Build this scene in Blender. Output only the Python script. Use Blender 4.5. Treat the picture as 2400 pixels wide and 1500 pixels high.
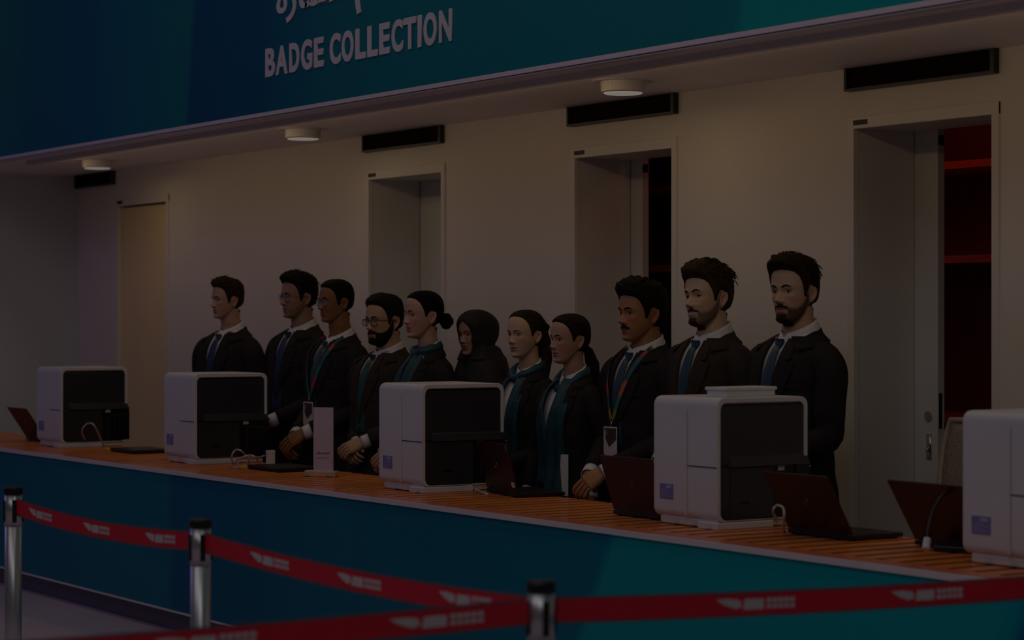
import bpy, math, random
import numpy as np
from mathutils import Vector, Matrix
for _o in list(bpy.data.objects):
    bpy.data.objects.remove(_o)
scene = bpy.context.scene
COL = scene.collection
PI = math.pi
# ------------------------------------------------------------------ camera
CAMH = 1.575
FPX = 5300.0
ANG = math.atan2(3458.0, FPX)          # angle between the counter line and the view
CC, SS = math.cos(ANG), math.sin(ANG)
FWD = (-CC, SS)
RGT = (SS, CC)
cam_d = bpy.data.cameras.new('camera')
cam = bpy.data.objects.new('camera', cam_d)
COL.objects.link(cam)
cam.location = (0, 0, CAMH)
cam.rotation_euler = (PI / 2, 0, PI / 2 - ANG)
cam_d.sensor_width = 36
cam_d.lens = 36 * FPX / 2400
cam_d.clip_start = .05
cam_d.dof.use_dof = True
cam_d.dof.focus_distance = 10.0
cam_d.dof.aperture_fstop = 3.0
scene.camera = cam
# ------------------------------------------------------------------ world, hall lights, exposure
vs = scene.view_settings
vs.view_transform = 'Standard'
vs.look = 'None'
vs.gamma = 1
vs.use_curve_mapping = False
vs.exposure = -3.3
W = bpy.data.worlds.new('hall_world')
scene.world = W
W.use_nodes = True
W.node_tree.nodes['Background'].inputs[0].default_value = (1.0, .90, .96, 1)
W.node_tree.nodes['Background'].inputs[1].default_value = .15


def area(name, loc, target, sx, sy, power, col):
    l = bpy.data.lights.new(name, 'AREA')
    l.shape = 'RECTANGLE'
    l.size = sx
    l.size_y = sy
    l.energy = power
    l.color = col
    o = bpy.data.objects.new(name, l)
    COL.objects.link(o)
    o.location = loc
    d = Vector(target) - Vector(loc)
    o.rotation_euler = d.to_track_quat('-Z', 'Y').to_euler()
    return o


# lights under the high ceiling, visitors' side; the one above the counter is added
area('hall_ceiling_lamp', (-5.2, -1.5, 6.5), (-7.5, 5.5, 1.2), 6, 2.5, 190, (1.0, .91, .95))
area('hall_ceiling_lamp', (-8.0, 3.3, 6.6), (-8.0, 4.6, 0.8), 9, 1.0, 185, (1.0, .84, .72))  # added fill from straight above, to brighten the slat top
area('hall_ceiling_lamp', (-1.0, 0.5, 6.0), (-6.0, 5.5, 1.2), 3, 2.5, 150, (.92, .95, 1.0))
area('hall_ceiling_lamp', (-15.0, -0.5, 4.8), (-12.0, 5.0, 1.0), 3, 2, 130, (.46, .32, 1.0))

# unseen added light: cove behind the fascia, washing the back wall
wall_fill = area('cove_light', (-8.1, 5.56, 2.60), (-8.1, 6.40, 1.25), 12.5, .05, 45, (1.0, .67, .33))

# ------------------------------------------------------------------ frame helpers
YC = 4.78        # counter front
YCB = 5.46       # counter back
YF = 5.327       # fascia
YW = 6.40        # back wall
ZC = .819        # counter top
ZS = 2.633       # soffit


def on_y(px, py, y):
    """point of the plane y=const seen at a pixel of the photograph (2400x1500)"""
    u = px - 1200.0
    v = 749.0 - py
    z = y / CC * FPX / (u + FPX * SS / CC)
    x = (SS * y - z) / CC
    return Vector((x, y, CAMH + v * z / FPX))


def on_z(px, py, h):
    u = px - 1200.0
    v = 749.0 - py
    z = (h - CAMH) * FPX / v
    lat = u * z / FPX
    return Vector((-z * CC + lat * SS, z * SS + lat * CC, h))


def at_depth(px, py, z):
    u = px - 1200.0
    v = 749.0 - py
    lat = u * z / FPX
    return Vector((-z * CC + lat * SS, z * SS + lat * CC, CAMH + v * z / FPX))


# ------------------------------------------------------------------ materials
MATS = {}


def mat(name, col, rough=.5, metal=0, noise=None, bump=None, spec=.5, emit=None, estr=0, coat=0,
        vcol=False, trans=0, alpha=1, sheen=0):
    if name in MATS:
        return MATS[name]
    m = bpy.data.materials.new(name)
    m.use_nodes = True
    nt = m.node_tree
    b = nt.nodes['Principled BSDF']
    b.inputs['Base Color'].default_value = (*col, 1)
    b.inputs['Roughness'].default_value = rough
    b.inputs['Metallic'].default_value = metal
    b.inputs['Specular IOR Level'].default_value = spec
    b.inputs['Coat Weight'].default_value = coat
    b.inputs['Transmission Weight'].default_value = trans
    b.inputs['Alpha'].default_value = alpha
    b.inputs['Sheen Weight'].default_value = sheen
    if emit:
        b.inputs['Emission Color'].default_value = (*emit, 1)
        b.inputs['Emission Strength'].default_value = estr
    src = None
    if vcol:
        a = nt.nodes.new('ShaderNodeAttribute')
        a.attribute_name = 'Col'
        src = a.outputs['Color']
    if noise:
        sc, amt = noise
        tc = nt.nodes.new('ShaderNodeTexCoord')
        n = nt.nodes.new('ShaderNodeTexNoise')
        n.inputs['Scale'].default_value = sc
        n.inputs['Detail'].default_value = 4
        nt.links.new(tc.outputs['Object'], n.inputs['Vector'])
        mr = nt.nodes.new('ShaderNodeMapRange')
        mr.inputs[1].default_value = .25
        mr.inputs[2].default_value = .75
        mr.inputs[3].default_value = 1 - amt
        mr.inputs[4].default_value = 1 + amt
        nt.links.new(n.outputs['Fac'], mr.inputs[0])
        mx = nt.nodes.new('ShaderNodeMix')
        mx.data_type = 'RGBA'
        mx.blend_type = 'MULTIPLY'
        mx.inputs['Factor'].default_value = 1
        if src:
            nt.links.new(src, mx.inputs['A'])
        else:
            mx.inputs['A'].default_value = (*col, 1)
        nt.links.new(mr.outputs[0], mx.inputs['B'])
        src = mx.outputs['Result']
    if src:
        nt.links.new(src, b.inputs['Base Color'])
    if bump:
        sc, st = bump
        tc = nt.nodes.new('ShaderNodeTexCoord')
        n = nt.nodes.new('ShaderNodeTexNoise')
        n.inputs['Scale'].default_value = sc
        n.inputs['Detail'].default_value = 3
        nt.links.new(tc.outputs['Object'], n.inputs['Vector'])
        bp = nt.nodes.new('ShaderNodeBump')
        bp.inputs['Strength'].default_value = st
        bp.inputs['Distance'].default_value = .01
        nt.links.new(n.outputs['Fac'], bp.inputs['Height'])
        nt.links.new(bp.outputs['Normal'], b.inputs['Normal'])
    MATS[name] = m
    return m


def print_mat(name, slant, stops, rough=.4, slant_from=-99):
    """large printed graphic: colour fields along world x, leaning with height"""
    m = bpy.data.materials.new(name)
    m.use_nodes = True
    nt = m.node_tree
    b = nt.nodes['Principled BSDF']
    b.inputs['Roughness'].default_value = rough
    b.inputs['Specular IOR Level'].default_value = .12
    g = nt.nodes.new('ShaderNodeNewGeometry')
    sp = nt.nodes.new('ShaderNodeSeparateXYZ')
    nt.links.new(g.outputs['Position'], sp.inputs[0])
    mz = nt.nodes.new('ShaderNodeMath')
    mz.operation = 'MULTIPLY_ADD'
    nt.links.new(sp.outputs['Z'], mz.inputs[0])
    gt = nt.nodes.new('ShaderNodeMath')
    gt.operation = 'GREATER_THAN'
    nt.links.new(sp.outputs['X'], gt.inputs[0])
    gt.inputs[1].default_value = slant_from
    ms = nt.nodes.new('ShaderNodeMath')
    ms.operation = 'MULTIPLY'
    nt.links.new(gt.outputs[0], ms.inputs[0])
    ms.inputs[1].default_value = slant
    nt.links.new(ms.outputs[0], mz.inputs[1])
    nt.links.new(sp.outputs['X'], mz.inputs[2])
    mr = nt.nodes.new('ShaderNodeMapRange')
    x0, x1 = stops[0][0], stops[-1][0]
    mr.inputs[1].default_value = x0
    mr.inputs[2].default_value = x1
    nt.links.new(mz.outputs[0], mr.inputs[0])
    r = nt.nodes.new('ShaderNodeValToRGB')
    r.color_ramp.interpolation = 'LINEAR'
    el = r.color_ramp.elements
    while len(el) > 1:
        el.remove(el[-1])
    for i, (x, c) in enumerate(stops):
        p = (x - x0) / (x1 - x0)
        e = el[0] if i == 0 else el.new(p)
        e.position = p
        e.color = (*c, 1)
    nt.links.new(mr.outputs[0], r.inputs[0])
    nt.links.new(r.outputs[0], b.inputs['Base Color'])
    return m


def wood_mat():
    m = bpy.data.materials.new('orange_wood')
    m.use_nodes = True
    nt = m.node_tree
    b = nt.nodes['Principled BSDF']
    b.inputs['Roughness'].default_value = .34
    b.inputs['Specular IOR Level'].default_value = .3
    b.inputs['Coat Weight'].default_value = .12
    b.inputs['Coat Roughness'].default_value = .12
    tc = nt.nodes.new('ShaderNodeTexCoord')
    oi = nt.nodes.new('ShaderNodeObjectInfo')
    mp = nt.nodes.new('ShaderNodeMapping')
    mp.inputs['Scale'].default_value = (40, 3, 40)
    nt.links.new(tc.outputs['Object'], mp.inputs[0])
    ad = nt.nodes.new('ShaderNodeVectorMath')
    ad.operation = 'ADD'
    nt.links.new(mp.outputs[0], ad.inputs[0])
    nt.links.new(oi.outputs['Location'], ad.inputs[1])
    n = nt.nodes.new('ShaderNodeTexNoise')
    n.inputs['Scale'].default_value = 1.2
    n.inputs['Detail'].default_value = 5
    nt.links.new(ad.outputs[0], n.inputs['Vector'])
    r = nt.nodes.new('ShaderNodeValToRGB')
    r.color_ramp.elements[0].position = .3
    r.color_ramp.elements[0].color = (.78, .20, .04, 1)
    r.color_ramp.elements[1].position = .72
    r.color_ramp.elements[1].color = (1.0, .36, .09, 1)
    nt.links.new(n.outputs['Fac'], r.inputs[0])
    hs = nt.nodes.new('ShaderNodeHueSaturation')
    mr = nt.nodes.new('ShaderNodeMapRange')
    mr.inputs[3].default_value = .85
    mr.inputs[4].default_value = 1.05
    nt.links.new(oi.outputs['Random'], mr.inputs[0])
    nt.links.new(mr.outputs[0], hs.inputs['Value'])
    nt.links.new(r.outputs[0], hs.inputs['Color'])
    nt.links.new(hs.outputs[0], b.inputs['Base Color'])
    return m


M_WALL = mat('warm_white_paint', (.78, .74, .65), .6, noise=(1.3, .04), bump=(60, .04))
M_WALLSIDE = mat('side_wall_paint', (.60, .64, .68), .6, noise=(1.3, .04))
M_SOFFIT = mat('soffit_paint', (.90, .86, .86), .55, noise=(2, .03))
M_TRIM = mat('door_frame_paint', (.76, .73, .67), .4, noise=(3, .03))
M_TAN = mat('tan_door_paint', (.94, .74, .40), .5, noise=(3, .04))
M_LEAF = mat('door_leaf_paint', (.70, .71, .70), .4, noise=(3, .03))
M_STEEL = mat('brushed_steel', (.62, .60, .58), .28, 1, noise=(30, .1))
M_CHROME = mat('chrome', (.66, .66, .68), .34, .85, noise=(5, .04))
M_DARKMETAL = mat('dark_metal', (.03, .028, .03), .4, .6, noise=(12, .1))
M_BLACKPL = mat('black_plastic', (.012, .011, .014), .35, noise=(20, .1))
M_VENT = mat('dark_brown_panel', (.010, .006, .004), .85, noise=(6, .15), spec=.08)
M_REDWALL = mat('dark_red_panel', (.16, .012, .010), .5, noise=(3, .1))
M_REDSHELF = mat('orange_red_shelf', (.62, .12, .03), .4, noise=(8, .1))
M_PWHITE = mat('printer_white', (.74, .74, .77), .38, noise=(6, .02), bump=(300, .02))
M_PDARK = mat('printer_smoked_panel', (.036, .034, .042), .25, noise=(6, .08))
M_PBLACK = mat('printer_black', (.008, .008, .010), .3, noise=(9, .1))
M_LABEL = mat('blue_sticker', (.22, .22, .52), .5, noise=(40, .12))
M_LABELPR = mat('sticker_print', (.45, .45, .72), .5, noise=(40, .1))
M_CARD = mat('pinkish_card', (.66, .54, .64), .5, noise=(10, .03))
M_INK = mat('grey_ink', (.16, .12, .16), .6, noise=(60, .2))
M_PALEWOOD = mat('pale_wood', (.62, .46, .32), .5, noise=(25, .12))
M_CABLE = mat('white_cable', (.60, .57, .54), .45, noise=(30, .05))
M_YELLOW = mat('yellow_plug', (.75, .55, .03), .4, noise=(30, .05))
M_LAPTOP = mat('laptop_lid', (.045, .012, .007), .42, .1, noise=(10, .08))  # red of the orange counter's reflection is put into this colour
M_LAPBLK = mat('laptop_black', (.012, .012, .013), .4, noise=(30, .1))
M_LOGO = mat('laptop_logo', (.20, .14, .13), .3, .6, noise=(60, .05))
M_WHITE = mat('white_paper', (.78, .76, .78), .6, noise=(15, .03))
M_RIBBON = mat('red_ribbon', (.82, .016, .042), .6, noise=(60, .06), bump=(400, .1))
M_RIBEDGE = mat('ribbon_hem', (.20, .10, .12), .6, noise=(60, .06))
M_RIBPRINT = mat('ribbon_print', (.75, .70, .70), .6, noise=(60, .05))
M_GLASS = mat('lens_glass', (.9, .92, .95), .05, trans=.92, spec=.5, noise=(4, .01))
M_LETTER = mat('white_lettering', (.76, .70, .76), .5, noise=(10, .03))
M_EDGE = mat('white_edge_trim', (.80, .72, .76), .35, noise=(10, .03))
M_KICK = mat('dark_kick_plate', (.10, .085, .16), .35, noise=(4, .08))
M_WOOD = wood_mat()
M_CHAIR = mat('taupe_mesh', (.30, .25, .21), .6, noise=(90, .3))
M_CHAIRF = mat('beige_frame', (.44, .35, .26), .45, noise=(20, .06))
M_LAMPGLOW = mat('lamp_diffuser', (.9, .9, .85), .4, emit=(1, .96, .84), estr=1.3, noise=(4, .01))
M_LAMPBODY = mat('lamp_housing', (.62, .60, .62), .4, noise=(8, .03))

TEAL = (.0, .185, .27)
NAVY = (.0, .11, .26)
TEALG = (.0, .27, .24)
TEALL = (.0, .37, .45)
M_FASCIA = print_mat('fascia_print', -.15, [(-19, TEALG), (-15.3, (0, 0.263, 0.224)), (-14.2, (0, 0.149, 0.238)), (-13.4, (0, 0.140, 0.266)),
                                            (-12.6, TEAL), (-11.86, (0, 0.210, 0.238)), (-11.83, (0, 0.102, 0.238)), (-11.0, (0, 0.114, 0.238)),
                                            (-10.2, (0, 0.193, 0.252)), (-7.3, (0, 0.228, 0.266)), (-7.02, (0, 0.245, 0.280)), (-6.98, (0, .37, .37)), (-2, (0, .37, .39))])
M_COUNTER = print_mat('counter_print', -.55, [(-18, (0, .17, .27)), (-13.5, (0, .19, .265)), (-12.2, (0, .18, .27)), (-11.2, (0, .20, .285)), (-10.495, (0, .20, .29)), (-10.48, (0, .135, .265)),
                                              (-9.6, (0, .145, .265)), (-8.8, (0, .18, .28)), (-7.8, (0, .19, .28)), (-7.12, (0, .20, .31)), (-7.06, (0, .37, .42)),
                                              (-5.07, (0, .38, .43)), (-5.03, (0, .15, .35)), (-2, (0, .14, .33))], slant_from=-8.6)


def floor_mat():
    m = mat('polished_floor', (.66, .55, .62), .42, noise=(.9, .12), spec=.25)
    return m


M_FLOOR = floor_mat()

# ------------------------------------------------------------------ mesh helpers


class MB:
    def __init__(self):
        self.v = []
        self.f = []
        self.c = []

    def add(self, vs, fs, col=None):
        k = len(self.v)
        self.v.extend([tuple(p) for p in vs])
        self.f.extend([tuple(i + k for i in f) for f in fs])
        if col is None:
            col = (1, 1, 1)
        if len(vs) and hasattr(col[0], '__len__'):
            self.c.extend([tuple(c) for c in col])
        else:
            self.c.extend([tuple(col)] * len(vs))
        return self

    def box(self, c, s, rot=None, col=None, taper=None):
        x, y, z = s[0] / 2, s[1] / 2, s[2] / 2
        P = [Vector((sx * x, sy * y, sz * z)) for sz in (-1, 1) for sy in (-1, 1) for sx in (-1, 1)]
        if taper:
            P = [Vector((p.x * (taper if p.z > 0 else 1), p.y * (taper if p.z > 0 else 1), p.z)) for p in P]
        if rot is not None:
            P = [rot @ p for p in P]
        P = [p + Vector(c) for p in P]
        return self.add(P, [(0, 2, 3, 1), (4, 5, 7, 6), (0, 1, 5, 4), (2, 6, 7, 3), (0, 4, 6, 2), (1, 3, 7, 5)], col)

    def span(self, a, b, col=None):
        c = [(a[i] + b[i]) / 2 for i in range(3)]
        s = [abs(b[i] - a[i]) for i in range(3)]
        return self.box(c, s, None, col)

    def tube(self, pts, rad, n=8, cap=True, col=None, flat=1.0, up=None):
        pts = [Vector(p) for p in pts]
        m = len(pts)
        if not hasattr(rad, '__len__'):
            rad = [rad] * m
        V = []
        prev = None
        for i in range(m):
            t = (pts[min(i + 1, m - 1)] - pts[max(i - 1, 0)])
            if t.length < 1e-9:
                t = Vector((0, 0, 1))
            t.normalize()
            if prev is None:
                a = Vector(up) if up else (Vector((0, 0, 1)) if abs(t.z) < .9 else Vector((0, 1, 0)))
            else:
                a = prev
            a = a - t * a.dot(t)
            if a.length < 1e-6:
                a = t.orthogonal()
            a.normalize()
            prev = a
            b = t.cross(a)
            for j in range(n):
                an = 2 * PI * j / n
                V.append(pts[i] + a * (math.cos(an) * rad[i] * flat) + b * (math.sin(an) * rad[i]))
        F = []
        for i in range(m - 1):
            for j in range(n):
                k = (j + 1) % n
                F.append((i * n + j, i * n + k, (i + 1) * n + k, (i + 1) * n + j))
        if cap:
            F.append(tuple(reversed(range(n))))
            F.append(tuple((m - 1) * n + j for j in range(n)))
        return self.add(V, F, col)

    def cyl(self, c, r, h, n=24, r2=None, col=None):
        r2 = r if r2 is None else r2
        return self.tube([c, (c[0], c[1], c[2] + h)], [r, r2], n, True, col)

    def lathe(self, prof, c=(0, 0, 0), n=24, col=None):
        V = []
        F = []
        m = len(prof)
        for r, z in prof:
            for j in range(n):
                a = 2 * PI * j / n
                V.append((c[0] + r * math.cos(a), c[1] + r * math.sin(a), c[2] + z))
        for i in range(m - 1):
            for j in range(n):
                k = (j + 1) % n
                F.append((i * n + j, i * n + k, (i + 1) * n + k, (i + 1) * n + j))
        F.append(tuple(reversed(range(n))))
        F.append(tuple((m - 1) * n + j for j in range(n)))
        return self.add(V, F, col)

    def sphere(self, c, r, n=16, m=10, col=None):
        r = (r, r, r) if not hasattr(r, '__len__') else r
        V = [(c[0], c[1], c[2] - r[2])]
        for i in range(1, m):
            e = -PI / 2 + PI * i / m
            for j in range(n):
                a = 2 * PI * j / n
                V.append((c[0] + r[0] * math.cos(e) * math.cos(a), c[1] + r[1] * math.cos(e) * math.sin(a), c[2] + r[2] * math.sin(e)))
        V.append((c[0], c[1], c[2] + r[2]))
        F = []
        for j in range(n):
            F.append((0, 1 + (j + 1) % n, 1 + j))
            F.append((len(V) - 1, 1 + (m - 2) * n + j, 1 + (m - 2) * n + (j + 1) % n))
        for i in range(m - 2):
            for j in range(n):
                k = (j + 1) % n
                F.append((1 + i * n + j, 1 + i * n + k, 1 + (i + 1) * n + k, 1 + (i + 1) * n + j))
        return self.add(V, F, col)

    def grid(self, P, col=None, wrap=False):
        """P[i][j] grid of points"""
        a, b = len(P), len(P[0])
        V = [p for row in P for p in row]
        F = []
        for i in range(a - 1):
            for j in range(b if wrap else b - 1):
                k = (j + 1) % b
                F.append((i * b + j, i * b + k, (i + 1) * b + k, (i + 1) * b + j))
        return self.add(V, F, col)

    def prism(self, poly, z0, z1, M=None, col=None):
        n = len(poly)
        V = [Vector((p[0], p[1], z0)) for p in poly] + [Vector((p[0], p[1], z1)) for p in poly]
        if M is not None:
            V = [M @ p for p in V]
        F = [tuple(reversed(range(n))), tuple(range(n, 2 * n))]
        F += [(i, (i + 1) % n, n + (i + 1) % n, n + i) for i in range(n)]
        return self.add(V, F, col)

    def build(self, name, m, parent=None, smooth=False, bevel=0, loc=None, rz=0, solid=0, sub=0):
        me = bpy.data.meshes.new(name)
        me.from_pydata(self.v, [], self.f)
        me.update()
        if any(c != (1, 1, 1) for c in self.c):
            at = me.color_attributes.new('Col', 'FLOAT_COLOR', 'POINT')
            arr = np.ones((len(self.v), 4), dtype=np.float32)
            arr[:, :3] = np.array(self.c, dtype=np.float32)
            at.data.foreach_set('color', arr.ravel())
        return link(name, me, m, parent, smooth, bevel, loc, rz, solid, sub)


def link(name, me, m, parent=None, smooth=False, bevel=0, loc=None, rz=0, solid=0, sub=0):
    if m is not None and not me.materials:
        me.materials.append(m)
    if smooth:
        me.polygons.foreach_set('use_smooth', [True] * len(me.polygons))
    o = bpy.data.objects.new(name, me)
    COL.objects.link(o)
    if loc is not None:
        o.location = loc
    o.rotation_euler = (0, 0, rz)
    if parent is not None:
        o.parent = parent
    if solid:
        s = o.modifiers.new('solid', 'SOLIDIFY')
        s.thickness = solid
        s.offset = 0
    if bevel:
        b = o.modifiers.new('bevel', 'BEVEL')
        b.width = bevel
        b.segments = 2
        b.limit_method = 'ANGLE'
    if sub:
        s = o.modifiers.new('sub', 'SUBSURF')
        s.levels = s.render_levels = sub
    return o


def thing(name, label, cat, loc=(0, 0, 0), rz=0, group=None):
    o = bpy.data.objects.new(name, None)
    COL.objects.link(o)
    o.empty_display_size = .1
    o.location = loc
    o.rotation_euler = (0, 0, rz)
    return tag(o, label, cat, group)


def tag(o, label, cat, group=None):
    o['label'] = label
    o['category'] = cat
    if group:
        o['group'] = group
    return o


def struct(o, label=None):
    o['kind'] = 'structure'
    if label:
        o['label'] = label
    return o


def copy_tree(o, parent=None):
    c = o.copy()
    COL.objects.link(c)
    c.parent = parent
    for ch in o.children:
        copy_tree(ch, c)
    return c


# ------------------------------------------------------------------ the setting
XL = on_y(180, 500, YW).x         # inner corner with the side wall
XR = 1.0
struct(MB().span((-18.2, -12, -.05), (14, 12, 0)).build('floor', M_FLOOR), 'dull polished floor of the hall')
YB = YW + .333                    # back of the wall
doors = []
DOORX = [(278, 392), (866, 1037), (1349, 1578), (2003, 2329)]
for a, b in DOORX:
    doors.append((on_y(a, 500, YW).x, on_y(b, 500, YW).x))
ZD = CAMH + .1054 * YW / CC       # door opening height
wb = MB()
edges = [XL]
for a, b in doors:
    edges += [a, b]
edges.append(XR)
for i in range(0, len(edges), 2):
    wb.span((edges[i], YW, 0), (edges[i + 1], YB, ZS + .3))
for a, b in doors:
    wb.span((a, YW, ZD), (b, YB, ZS + .3))
back = struct(wb.build('wall_back', M_WALL), 'warm white back wall with four doorways')
struct(MB().span((XL - .2, YF + .14, 0), (XL, YB, ZS + .3)).build('wall_left', M_WALLSIDE), 'grey side wall at the far end of the counter')
struct(MB().span((XL - .2, YF + .02, ZS), (XR, YW + .1, ZS + .12)).build('ceiling', M_SOFFIT), 'low white soffit over the staff area')
struct(MB().span((-18.2, -12, 0), (-18, 12, 7)).build('wall_hall', M_WALLSIDE), 'grey end wall of the hall beyond the counter')
# fascia with lettering
fas = MB().span((-18, YF, ZS + .02), (XR, YF + .1, ZS + 1.9)).build('wall_fascia', M_FASCIA)
struct(fas, 'teal printed fascia over the counter')
tr = MB().span((-18, YF - .012, ZS - .004), (XR, YF + .05, ZS + .016)).build('trim_1', M_EDGE)
struct(tr, 'thin white trim along the lower edge of the fascia')
struct(MB().span((-18, YF - .004, ZS - .013), (XR, YF + .05, ZS - .008)).span((-18, YF + .002, ZS - .008), (XR, YF + .04, ZS - .004)).build('trim_2', M_LAMPBODY), 'lower metal lip of the fascia trim')


def text_mesh(s, off=0.0):
    c = bpy.data.curves.new('txt', 'FONT')
    c.body = s
    c.offset = off
    c.extrude = .004
    c.resolution_u = 6
    o = bpy.data.objects.new('txt', c)
    COL.objects.link(o)
    dg = bpy.context.evaluated_depsgraph_get()
    dg.update()
    me = bpy.data.meshes.new_from_object(o.evaluated_get(dg))
    bpy.data.objects.remove(o)
    n = len(me.vertices)
    co = np.zeros(n * 3)
    me.vertices.foreach_get('co', co)
    return me, co.reshape(-1, 3)


def fit_letter(name, s, x0, x1, z0, z1, y, m, parent, off=.02):
    me, co = text_mesh(s, off)
    mn, mx = co.min(0), co.max(0)
    out = np.zeros_like(co)
    out[:, 0] = x0 + (co[:, 0] - mn[0]) / (mx[0] - mn[0]) * (x1 - x0)
    out[:, 2] = z0 + (co[:, 1] - mn[1]) / (mx[1] - mn[1]) * (z1 - z0)
    out[:, 1] = y + (mx[2] - co[:, 2]) * .6
    me.vertices.foreach_set('co', out.ravel())
    me.update()
    return link(name, me, m, parent)


sign = thing('sign_lettering', 'white capital letters reading BADGE COLLECTION on the teal fascia', 'lettering', (0, 0, 0))
LZ0 = CAMH + .1971 * YF / CC
LZ1 = CAMH + .2203 * YF / CC
for ch, a, b in [('B', 624, 646), ('A', 648, 676), ('D', 680, 703), ('G', 708, 733), ('E', 738, 760), ('C', 775, 800), ('O', 803, 830),
                 ('L', 835, 859), ('L', 863, 887), ('E', 891, 915), ('C', 920, 946), ('T', 948, 977), ('I', 981, 990), ('O', 995, 1025), ('N', 1031, 1061)]:
    r = .0025 if ch in 'GCO' else 0
    fit_letter('letter', ch, on_y(a, 100, YF).x, on_y(b, 100, YF).x, LZ0 - r, LZ1 + r, YF - .006, M_LETTER, sign, .035)
asign = thing('arabic_sign_lettering', 'white Arabic lettering cut off at the top edge above the English words', 'lettering', (0, 0, 0))
AX0 = on_y(650, 20, YF).x
for part, xa in (("\ufe93\ufead\ufe8e\ufeb8\ufedf\ufe8d", (650, 806)), ("\ufee1\ufefc\ufe98\ufeb3\ufe8d", (834, 1052))):
    zb = CAMH + .2466 * YF / CC
    me, co = text_mesh(part, .018)
    xa0, xa1 = on_y(xa[0], 0, YF).x, on_y(xa[1], 0, YF).x
    mn, mx = co.min(0), co.max(0)
    k = (xa1 - xa0) / (mx[0] - mn[0])
    out = np.zeros_like(co)
    out[:, 0] = xa0 + (co[:, 0] - mn[0]) * k
    out[:, 2] = zb + co[:, 1] * .235
    out[:, 1] = YF - .006 + (mx[2] - co[:, 2]) * .6
    me.vertices.foreach_set('co', out.ravel())
    me.update()
    link('word', me, M_LETTER, asign)

# doorways: frames, leaves, rooms behind
FR = .047
for i, (a, b) in enumerate(doors):
    n = i + 1
    fz = ZD + .047
    fw = FR * .75
    f = MB()
    f.span((a - fw, YW - .010, 0), (a + .004, YW + .02, fz))
    f.span((b - .004, YW - .010, 0), (b + fw, YW + .02, fz))
    f.span((a - fw, YW - .0101, ZD - .004), (b + fw, YW + .0201, fz))
    w = .86
    if i == 0:
        w = (b - a) * .90
        lx, ly, lm = a + .006, YW + .055, M_TAN          # closed
    else:
        # sliding leaves running behind the wall, pushed open
        lx, ly, lm = on_y([0, 1112, 1504, 2196][i], 500, YB).x - w, YB + .024, M_LEAF
    leaf_c = (lx, ly)
    fo = struct(f.build('door_%d' % n, M_TRIM, bevel=.003), ['tan doorway at the far end of the back wall', 'doorway behind the staff in the middle of the back wall',
                                                             'doorway showing a strip of dark red room behind two men', 'nearest doorway with red shelves inside'][i])
    lo = MB().span((0, -.02, .01), (w, .02, ZD + (.05 if i else -.012))).build('door_leaf', lm, fo, bevel=.002, loc=(lx, ly, 0))
    if i > 0:
        MB().tube([(w - .050, -.02, 1.168), (w - .050, -.030, 1.168)], [.021, .021], 20).tube([(w - .050, -.030, 1.168), (w - .050, -.034, 1.168)], [.015, .013], 20).build('lock_cylinder', M_STEEL, lo)
        MB().box((w + .0006, -.004, 1.19), (.002, .018, .15)).build('lock_strip', M_DARKMETAL, lo)
        MB().tube([(w - .050, -.022, .985), (w - .050, -.022, 1.09)], .015, 12, flat=.4).build('pull_plate', M_STEEL, lo, smooth=True)
        MB().tube([(w - .050, -.030, 1.035), (w - .050, -.034, 1.015)], .006, 8).build('pull_latch', M_CHROME, lo, smooth=True)
        MB().box((w + .003, -.004, ZD - .045), (.012, .026, .04)).build('roller_stop', M_DARKMETAL, lo)
    # small name plate on the frame head
    MB().span((a + .004, YW - .0125, ZD + .012), (a + .09, YW - .010, ZD + .032)).build('name_plate', M_DARKMETAL if i else M_VENT, fo)
    # added pieces in the reveal, coloured for shade and cooler light
    if i == 0:
        MB().span((leaf_c[0] + w + .002, YW + .03, 0), (b - .0045, YW + .08, ZD - .006)).build('door_post', M_VENT, fo)  # dark strip standing in for the shade of the gap beside the leaf
    else:
        MB().span((a + .0005, YW + .021, 0), (a + .004, YB - .001, ZD)).build('reveal_lining', M_LEAF, fo)  # added sheet, its cooler colour standing for less warm light on the jamb
# vents over the doors
VT = CAMH + .1393 * YW / CC
VBt = CAMH + .1258 * YW / CC
for k, (a, b) in enumerate([(183, 271), (858, 1042), (1339, 1590), (1990, 2342)]):
    xa, xb = on_y(a, 300, YW).x, on_y(b, 300, YW).x
    lab = ['dark ventilation panel by the far corner under the soffit', 'dark ventilation panel above the middle doorway',
           'dark ventilation panel above the doorway with the narrow red gap', 'widest dark ventilation panel above the nearest doorway'][k]
    t = thing('vent_panel', lab, 'vent', ((xa + xb) / 2, YW, VBt), 0, 'dark vent panels above the doors')
    h, w2 = VT - VBt, (xb - xa) / 2
    fr = MB()
    fr.span((-w2, -.03, 0), (w2, 0, .010)).span((-w2, -.03, h - .010), (w2, 0, h))
    fr.span((-w2, -.0299, .0101), (-w2 + .014, 0, h - .0101)).span((w2 - .022, -.0299, .0101), (w2, 0, h - .0101))
    fr.build('frame', M_BLACKPL, t)
    MB().span((-w2 + .014, -.012, .010), (w2 - .022, -.002, h - .010)).build('panel', M_VENT, t)
    for j in range(3):
        z = .03 + j * (h - .05) / 2
        MB().span((-w2 + .014, -.016, z - .002), (w2 - .022, -.012, z + .002)).build('slat', M_VENT, t)
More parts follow.
